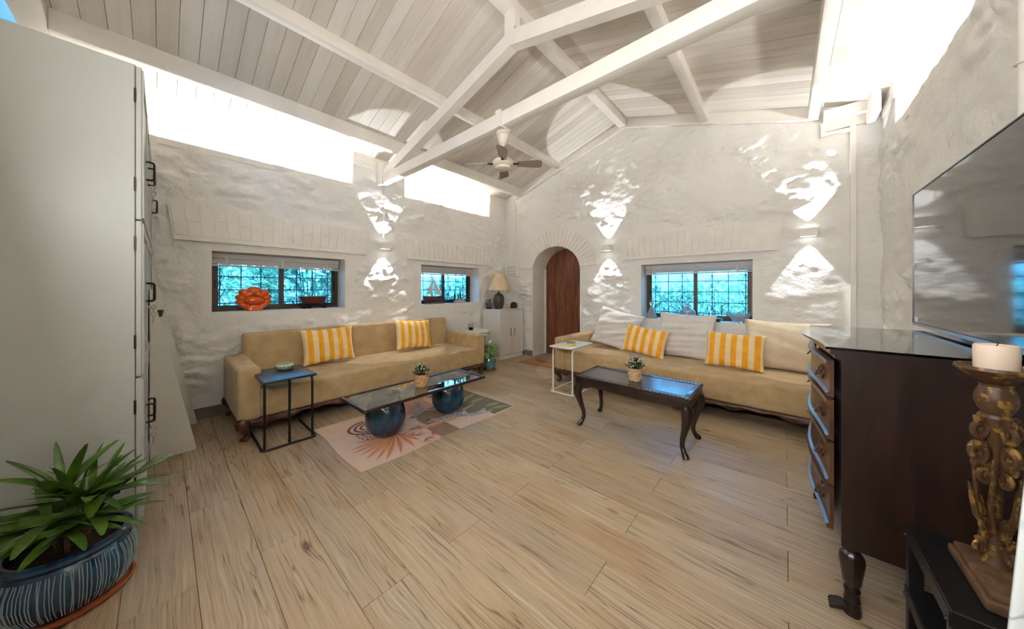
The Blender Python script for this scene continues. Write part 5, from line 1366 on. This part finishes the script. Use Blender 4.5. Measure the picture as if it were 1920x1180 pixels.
def blade(L, w, droop, seg=7):
    vs = []; fs = []
    for i in range(seg + 1):
        t = i / seg; x = L * t; z = -droop * t * t * L
        ww = w * (math.sin(PI * min(1.0, 0.10 + 0.74 * t) ** 0.8)) * (1.0 if t < 0.95 else 0.55)
        vs += [(x, -ww, z + 0.25 * ww), (x, -ww * 0.4, z), (x, 0.0, z + 0.10 * ww), (x, ww * 0.4, z), (x, ww, z + 0.25 * ww)]
    for i in range(seg):
        for k in range(4): fs.append((i * 5 + k, i * 5 + k + 1, (i + 1) * 5 + k + 1, (i + 1) * 5 + k))
    return vs, fs
bl = {}
for (nm, L, w, dr) in (('a', 0.22, 0.018, 0.22), ('b', 0.18, 0.024, 0.5), ('c', 0.27, 0.015, 0.15)):
    vs, fs = blade(L, w, dr); me = MB().add(vs, fs).mesh('leaf'); me.materials.append(MATS['palm_leaf']); shade(me, 60); bl[nm] = me
crowns = [(0.03, 0.02, 0.33, 0), (-0.05, 0.03, 0.27, 1), (0.05, -0.04, 0.26, 2), (-0.02, -0.06, 0.22, 3), (0.07, 0.06, 0.22, 4), (-0.08, -0.02, 0.20, 5), (0.0, 0.07, 0.30, 6), (0.09, 0.0, 0.20, 7), (0.02, -0.01, 0.40, 8), (0.04, 0.05, 0.32, 10)]
for (cx, cy, h, s_) in crowns:
    MB().tube([(cx * 0.5, cy * 0.5, 0.195), (cx * 0.8, cy * 0.8, 0.195 + h * 0.3), (cx, cy, 0.195 + h * 0.55)], [0.008, 0.006, 0.003], 6).build('stem', 'worn_wood', pp)
    nl = 9
    top_ = Vector((cx, cy, 0.195 + h * 0.55))
    out_a = math.atan2(cy, cx)
    for j in range(nl):
        az = out_a + (j - (nl - 1) / 2) * 0.55 + rnd.uniform(-0.2, 0.2)
        el = rnd.uniform(0.15, 0.6) + (0.62 if h > 0.3 else 0.0)
        if abs(j - 4) > 3: el += 0.25
        me = bl[('a', 'b', 'c')[(j + s_) % 3]]
        o = link('leaf', me, None, pp, top_, Euler((rnd.uniform(-0.5, 0.5), -el, az), 'XYZ')); sc = rnd.uniform(0.75, 1.08); reach = PX + cx + 0.27 * math.cos(el) * math.cos(az) * sc; sc = sc if reach > -2.445 else sc * max(0.35, (2.445 + PX + cx) / (2.445 + PX + cx - (reach + 2.445)) * 0.95); o.scale = (sc, sc, sc)

# ------------------------------------------------------------------ things on the window sills
# orange ceramic: a cluster of swollen petals round an oval
og = thing('ceramic_ornament', 'glossy orange ceramic ornament of clustered petals on the sill', 'ornament', (-4.375, 0.66, 1.02), R(90))
MB().sphere((0, -0.035, 0.115), (0.085, 0.045, 0.045), 28, 16).build('centre', 'orange_glaze', og)
for (x, z, rx, rz_, ro) in ((0.0, 0.212, 0.070, 0.056, 0), (-0.082, 0.196, 0.052, 0.046, 30), (0.084, 0.194, 0.052, 0.046, -30), (-0.108, 0.146, 0.050, 0.036, 15), (0.110, 0.144, 0.050, 0.036, -15), (-0.112, 0.100, 0.046, 0.034, 0), (0.112, 0.098, 0.046, 0.034, 0),
                          (-0.075, 0.058, 0.075, 0.032, 32), (0.075, 0.058, 0.075, 0.032, -32), (0.0, 0.042, 0.085, 0.044, 0), (-0.045, 0.178, 0.066, 0.040, -25), (0.045, 0.178, 0.066, 0.040, 25)):
    MB().sphere((0, 0, 0), (rx, 0.048, rz_), 20, 12, Matrix.Translation((x, 0.005, z)) @ Matrix.Rotation(R(ro), 4, 'Y')).build('petal', 'orange_glaze', og)
MB().sphere((0, 0.01, 0.11), (0.125, 0.036, 0.105), 24, 14).build('body', 'orange_glaze', og)
MB().lathe([(0, 0.0), (0.07, 0.0), (0.085, 0.012), (0.08, 0.03), (0, 0.04)], 24, Matrix.Scale(0.5, 4, (0, 1, 0))).build('foot', 'orange_glaze', og)
# brown bowl on a dark wheeled stand
bw_ = thing('planter_stand', 'dark iron cart stand with curled wheels holding the brown bowl', 'stand', (-4.39, 1.235, 1.02), R(90))
mb = MB().rbox((-0.10, -0.03, 0.045), (0.10, 0.03, 0.060), 0.004, 1); mb.build('platform', 'black_metal', bw_)
for (x, r) in ((-0.105, 0.030), (-0.05, 0.026), (0.115, 0.030)):
    for y in (-0.042, 0.042):
        w_ = MB().tube([(x + r * math.cos(2 * PI * i / 18), y, 0.002 + r + r * math.sin(2 * PI * i / 18)) for i in range(18)], 0.006, 6, True)
        for q in range(3): w_.tube([(x - r * math.cos(PI * q / 3), y, r - r * math.sin(PI * q / 3)), (x + r * math.cos(PI * q / 3), y, r + r * math.sin(PI * q / 3))], 0.003, 5)
        w_.build('wheel', 'black_metal', bw_)
MB().tube([(0.06, 0, 0.05), (0.10, 0, 0.07), (0.15, 0, 0.062)], 0.007, 6).build('shaft', 'black_metal', bw_)
b2 = thing('brown_bowl', 'brown oval bowl on the iron cart stand on the sill', 'bowl', (-4.39, 1.235, 1.0805), R(90))
MB().lathe([(0, 0.0), (0.10, 0.0), (0.115, 0.01), (0.148, 0.075), (0.160, 0.080), (0.158, 0.090), (0.145, 0.088), (0.13, 0.05), (0.10, 0.012), (0, 0.012)], 40, Matrix.Scale(0.5, 4, (0, 1, 0))).build('bowl', 'brown_pot', b2)
# model boat and books in the small window
bt = thing('model_boat', 'model sailing boat with two white sails on the small window sill', 'model boat', (-4.40, 2.98, 1.016), R(90))
MB().box((-0.16, -0.035, 0.0), (0.20, 0.035, 0.016)).build('stand', 'red_wood', bt, smooth=False)
for x in (-0.07, 0.09): MB().box((x - 0.008, -0.02, 0.016), (x + 0.008, 0.02, 0.05)).build('cradle', 'red_wood', bt, smooth=False)
vs = []; fs = []
for i in range(13):
    t = i / 12; x = -0.17 + 0.38 * t; hw_ = 0.036 * math.sin(PI * min(1, 0.12 + 0.88 * t) ** 0.9) ** 0.7 if t < 1 else 0.002
    zt_ = 0.125 + 0.02 * (t - 0.4) ** 2 * 3
    vs += [(x, -hw_, zt_), (x, -hw_ * 0.8, zt_ - 0.04), (x, 0, 0.042 + 0.03 * t * t), (x, hw_ * 0.8, zt_ - 0.04), (x, hw_, zt_)]
for i in range(12):
    for q in range(4): fs.append((i * 5 + q, i * 5 + q + 1, (i + 1) * 5 + q + 1, (i + 1) * 5 + q))
    fs.append((i * 5 + 4, i * 5, (i + 1) * 5, (i + 1) * 5 + 4))
fs += [(0, 1, 2, 3, 4)[::-1], (60, 61, 62, 63, 64)]
MB().add(vs, fs).build('hull', 'red_wood', bt)
MB().tube([(0.03, 0, 0.12), (0.03, 0, 0.50)], 0.004, 6).build('mast', 'red_wood', bt)
MB().tube([(0.03, 0, 0.165), (0.19, 0, 0.15)], 0.003, 6).build('boom', 'red_wood', bt)
for pts_ in ([(0.04, 0.165), (0.18, 0.158), (0.10, 0.28), (0.042, 0.40)], [(0.02, 0.47), (-0.06, 0.30), (-0.13, 0.155), (-0.01, 0.17)]):
    MB().prism(pts_, -0.0012, 0.0012, XZ).build('sail', 'sail', bt, smooth=False)
MB().tube([(-0.17, 0, 0.135), (0.03, 0, 0.49), (0.20, 0, 0.14)], 0.0012, 4).build('rigging', 'black_ink', bt)
for q, (z, m_, w_) in enumerate(((1.016, 'book_blue', 0.15), (1.038, 'book_dark', 0.14), (1.064, 'book_dark', 0.12))):
    bk = thing('book', ('blue book lowest in the pile on the small window sill', 'dark book in the middle of the pile on the small sill', 'small dark book on top of the sill pile')[q], 'book', (-4.41, 3.50, z), R(90 + 4 * q), 'books on the small sill')
    h_ = (0.021, 0.025, 0.02)[q]
    MB().box((-w_, -0.07, 0), (w_, 0.07, 0.003)).box((-w_, -0.07, h_ - 0.003), (w_, 0.07, h_)).box((-w_, -0.07, 0.003), (-w_ + 0.004, 0.07, h_ - 0.003)).build('cover', m_, bk, smooth=False)
    MB().box((-w_ + 0.004, -0.064, 0.003), (w_ - 0.004, 0.064, h_ - 0.003)).build('pages', 'sail', bk, smooth=False)
for q, (y, h_) in enumerate(((3.44, 0.12), (3.52, 0.10), (3.57, 0.15))):
    fg = thing('figurine', ('slim dark figurine on the book pile, nearest the boat', 'short dark figurine in the middle of the book pile', 'tall dark figurine on the book pile, nearest the corner')[q], 'figurine', (-4.41, y, 1.0845), 0, 'figurines on the sill books')
    MB().lathe([(0, 0), (0.016, 0), (0.017, 0.006), (0.010, 0.012), (0.013, h_ * 0.4), (0.015, h_ * 0.6), (0.007, h_ * 0.75), (0, h_ * 0.77)], 14).build('body', 'stone_dark', fg)
    MB().sphere((0, 0, h_ * 0.86), (0.009, 0.009, h_ * 0.13), 10, 8).build('head', 'stone_dark', fg)
# glassware on the sill behind the cushions
SZ3 = 0.842
g1 = thing('glass_decanter', 'clear conical glass decanter with round stopper on the far sill', 'decanter', (-1.44, YB + 0.06, SZ3))
MB().lathe([(0, 0.0), (0.078, 0.0), (0.080, 0.01), (0.072, 0.03), (0.030, 0.13), (0.018, 0.155), (0.018, 0.175), (0.026, 0.18), (0.015, 0.178), (0.014, 0.155), (0.026, 0.128), (0.066, 0.032), (0.07, 0.012), (0, 0.010)], 24).build('body', 'ice_glass', g1)
MB().sphere((0, 0, 0.212), (0.030, 0.016, 0.030), 16, 10).lathe([(0, 0.165), (0.012, 0.165), (0.014, 0.185), (0, 0.186)], 12).build('stopper', 'ice_glass', g1)
g2 = thing('glass_bottle', 'pale glass bottle with sloping shoulders on the far sill', 'bottle', (-0.985, YB + 0.08, SZ3))
MB().lathe([(0, 0.0), (0.095, 0.0), (0.10, 0.012), (0.10, 0.11), (0.085, 0.135), (0.035, 0.165), (0.024, 0.185), (0.022, 0.225), (0.032, 0.232), (0.030, 0.238), (0.016, 0.236), (0.016, 0.185), (0.03, 0.158), (0.09, 0.11), (0.09, 0.014), (0, 0.012)], 28).build('body', 'ice_glass', g2)
g3 = thing('green_dish', 'small emerald green glass dish on the far sill', 'dish', (-0.66, YB + 0.05, SZ3))
MB().lathe([(0, 0.0), (0.05, 0.0), (0.062, 0.008), (0.075, 0.036), (0.078, 0.04), (0.070, 0.038), (0.055, 0.012), (0, 0.008)], 28).build('dish', 'green_glass', g3)
g4 = thing('glass_bowl', 'ruffled pale blue glass bowl on the far sill', 'bowl', (-0.42, YB + 0.09, SZ3))
vs = []; fs = []; ns = 48
for (r, z, am) in ((0.0, 0.012, 0), (0.05, 0.0, 0), (0.06, 0.01, 0.0), (0.085, 0.05, 0.10), (0.115, 0.09, 0.16), (0.145, 0.115, 0.20), (0.142, 0.118, 0.20), (0.108, 0.09, 0.16), (0.078, 0.052, 0.10), (0.05, 0.016, 0), (0.0, 0.014, 0)):
    for q in range(ns):
        an = 2 * PI * q / ns; vs.append((r * (1 + am * math.cos(8 * an)) * math.cos(an), 0.62 * r * (1 + am * math.cos(8 * an)) * math.sin(an), z + am * 0.10 * math.cos(8 * an)))
for i in range(10):
    for q in range(ns): fs.append((i * ns + q, i * ns + (q + 1) % ns, (i + 1) * ns + (q + 1) % ns, (i + 1) * ns + q))
MB().add(vs, fs).build('bowl', 'ice_glass', g4)

# ------------------------------------------------------------------ corner cabinet, lamp and ornaments
cb = thing('corner_cabinet', 'white two door cabinet standing in the corner', 'cabinet', (-3.965, 4.245, 0))
MB().box((-0.225, -0.315, 0.0), (0.205, 0.315, 0.075)).build('plinth', 'white_lacquer', cb, smooth=False)
MB().rbox((-0.225, -0.32, 0.075), (0.195, 0.32, 0.875), 0.003, 1).build('body', 'white_lacquer', cb)
MB().rbox((-0.225, -0.325, 0.875), (0.222, 0.325, 0.895), 0.003, 1).build('top', 'white_lacquer', cb)
for (lo, hi) in (((0.195, -0.32, 0.075), (0.216, -0.302, 0.875)), ((0.195, 0.302, 0.075), (0.216, 0.32, 0.875))): MB().box(lo, hi).build('side_edge', 'white_lacquer', cb, smooth=False)
for sg in (-1, 1):
    dr = MB().rbox((0.196, 0.0015 if sg > 0 else -0.299, 0.082), (0.212, 0.299 if sg > 0 else -0.0015, 0.87), 0.002, 1).build('door', 'white_lacquer', cb)
    MB().tube(rounded_path([(0.212, sg * 0.045, 0.42), (0.236, sg * 0.045, 0.42), (0.236, sg * 0.045, 0.54), (0.212, sg * 0.045, 0.54)], 0.02), 0.006, 8).build('handle', 'brass', dr)
lm = thing('table_lamp', 'olive ceramic table lamp with cream shade on the cabinet', 'lamp', (-3.98, 4.13, 0.895))
MB().lathe([(0, 0), (0.065, 0.0), (0.068, 0.006), (0.082, 0.03), (0.098, 0.09), (0.102, 0.15), (0.100, 0.20), (0.088, 0.25), (0.060, 0.278), (0.030, 0.292), (0.022, 0.300), (0.020, 0.312), (0, 0.312)], 36).build('base', 'olive_ceramic', lm)
MB().tube([(0, 0, 0.31), (0, 0, 0.62)], 0.008, 8).build('stem', 'old_brass', lm)
scal = lambda a, z: 1 + 0.025 * abs(math.cos(4 * a))
MB().lathe([(0.205, 0.345), (0.195, 0.36), (0.150, 0.50), (0.100, 0.625), (0.096, 0.64), (0.093, 0.64), (0.097, 0.62), (0.147, 0.498), (0.192, 0.358), (0.202, 0.345)], 48, mod=scal, cap=False).build('shade', 'shade_linen', lm)
MB().tube([(0.196 * math.cos(2 * PI * i / 40), 0.196 * math.sin(2 * PI * i / 40), 0.347) for i in range(40)], 0.004, 6, True).build('trim', 'shade_linen', lm)
MB().tube([(0.03, -0.03, 0.36), (0.035, -0.035, 0.20)], 0.0012, 4).build('pull_chain', 'brass', lm)
for q in range(3): MB().tube([(0, 0, 0.60), (0.09 * math.cos(q * 2.094), 0.09 * math.sin(q * 2.094), 0.62)], 0.002, 4).build('spider', 'old_brass', lm)
dc = thing('glass_jar', 'small clear glass jug with stopper on the white cabinet', 'jug', (-4.13, 4.02, 0.895))
MB().lathe([(0, 0), (0.05, 0), (0.066, 0.02), (0.076, 0.06), (0.07, 0.09), (0.035, 0.125), (0.026, 0.15), (0.034, 0.17), (0.03, 0.17), (0.022, 0.15), (0.03, 0.125), (0.064, 0.088), (0.07, 0.06), (0.06, 0.022), (0, 0.012)], 24).build('body', 'clear_glass', dc)
MB().sphere((0, 0, 0.20), 0.026, 14, 8).build('stopper', 'clear_glass', dc)
MB().tube(arc((0, -0.05, 0.13), 0.04, R(60), R(290), 12, 'yz'), 0.006, 6).build('handle', 'clear_glass', dc)
an_ = thing('arched_stone', 'small dark arched stone ornament on the white cabinet', 'ornament', (-3.90, 4.46, 0.895), R(60))
MB().prism([(-0.06, 0.0), (0.06, 0.0)] + [(0.062 * math.cos(PI * i / 14), 0.06 + 0.062 * math.sin(PI * i / 14)) for i in range(15)], -0.02, 0.02, XZ).build('slab', 'stone_dark', an_, ang=30)
MB().prism([(-0.03, 0.01), (0.03, 0.01)] + [(0.03 * math.cos(PI * i / 10), 0.06 + 0.03 * math.sin(PI * i / 10)) for i in range(11)], 0.02, 0.024, XZ).build('relief', 'stone_dark', an_, ang=30)
# small white round table behind the sofa arm
rt = thing('round_side_table', 'small round white side table behind the sofa arm', 'table', (-3.865, 3.48, 0))
MB().lathe([(0, 0.545), (0.205, 0.545), (0.212, 0.552), (0.212, 0.566), (0.206, 0.572), (0, 0.572)], 40).build('table_top', 'white_metal', rt)
MB().lathe([(0.19, 0.50), (0.196, 0.50), (0.196, 0.545), (0.19, 0.545)], 40, cap=False).build('apron', 'white_metal', rt)
for q in range(3): MB().tube([(0.17 * math.cos(q * 2.094 + 0.4), 0.17 * math.sin(q * 2.094 + 0.4), 0.52), (0.185 * math.cos(q * 2.094 + 0.4), 0.185 * math.sin(q * 2.094 + 0.4), 0.0)], 0.011, 8).build('leg', 'white_metal', rt)
tg = thing('drinking_glass', 'drinking glass with a dark drink on the round white table', 'glass', (-3.92, 3.40, 0.572))
MB().lathe([(0, 0), (0.036, 0.0), (0.038, 0.004), (0.044, 0.115), (0.0425, 0.115), (0.036, 0.008), (0, 0.008)], 24).build('tumbler', 'clear_glass', tg)
MB().lathe([(0, 0.0085), (0.0355, 0.0085), (0.0385, 0.05), (0, 0.05)], 24).build('drink', 'soil', tg)
# teal potted pothos
sc2 = thing('plant_saucer', 'small terracotta saucer under the teal pot', 'saucer', (-3.44, 3.355, 0))
MB().lathe([(0, 0), (0.095, 0), (0.112, 0.014), (0.115, 0.022), (0.108, 0.022), (0.094, 0.009), (0, 0.009)], 36).build('dish', 'terracotta', sc2)
tp = thing('potted_pothos', 'teal glazed pot with light green leafy plant by the sofa', 'plant', (-3.44, 3.355, 0.0095))
MB().lathe([(0, 0), (0.07, 0), (0.08, 0.008), (0.098, 0.06), (0.104, 0.10), (0.100, 0.145), (0.088, 0.175), (0.086, 0.185), (0.092, 0.20), (0.090, 0.207), (0.080, 0.205), (0.078, 0.19), (0, 0.185)], 40).build('pot', 'teal_glaze', tp)
MB().lathe([(0, 0.193), (0.08, 0.19)], 24, cap=False).build('soil', 'soil', tp)
vs = [(0, 0, 0), (0.018, 0.026, 0.004), (0.045, 0.034, 0.004), (0.075, 0.022, 0), (0.10, 0, -0.012), (0.075, -0.022, 0), (0.045, -0.034, 0.004), (0.018, -0.026, 0.004), (0.045, 0, -0.003)]
me = MB().add(vs, [(0, 1, 8), (1, 2, 8), (2, 3, 8), (3, 4, 8), (4, 5, 8), (5, 6, 8), (6, 7, 8), (7, 0, 8)]).mesh('leaf'); me.materials.append(MATS['pothos_leaf']); shade(me, 60)
rnd = random.Random(21)
for q in range(52):
    a = rnd.uniform(0, 2 * PI); t = rnd.random(); r = 0.02 + 0.09 * rnd.random() * (1 - 0.5 * t); z = 0.20 + 0.20 * t
    o = link('leaf', me, None, tp, (r * math.cos(a), r * math.sin(a), z), Euler((rnd.uniform(-.5, .5), rnd.uniform(-0.7, 0.5), a + rnd.uniform(-.5, .5)), 'XYZ')); s_ = rnd.uniform(0.6, 1.05); o.scale = (s_, s_, s_)
st = MB()
for q in range(9):
    a = q * 0.7; st.tube([(0.01 * math.cos(a), 0.01 * math.sin(a), 0.19), (0.05 * math.cos(a), 0.05 * math.sin(a), 0.29), (0.07 * math.cos(a), 0.07 * math.sin(a), 0.36)], 0.003, 5)
st.build('stem', 'pothos_leaf', tp)
# door mat with a line of looping script
mt = thing('door_mat', 'brown coir door mat with dark looping script before the arch', 'mat', (-3.0, 4.33, 0))
MB().rbox((-0.44, -0.26, 0.0), (0.44, 0.26, 0.014), 0.004, 2).build('pad', 'coir', mt)
for (x0, x1, y0) in ((-0.30, -0.02, 0.02), (0.04, 0.32, 0.0)):
    n_ = 60; pts_ = [(x0 + (x1 - x0) * i / n_ + 0.022 * math.sin(i * 0.9), y0 + 0.035 * math.cos(i * 0.9) + 0.022 * math.sin(i * 0.23), 0.0145) for i in range(n_ + 1)]
    MB().tube(pts_, 0.0045, 5, flat=0.3).build('script', 'black_ink', mt)
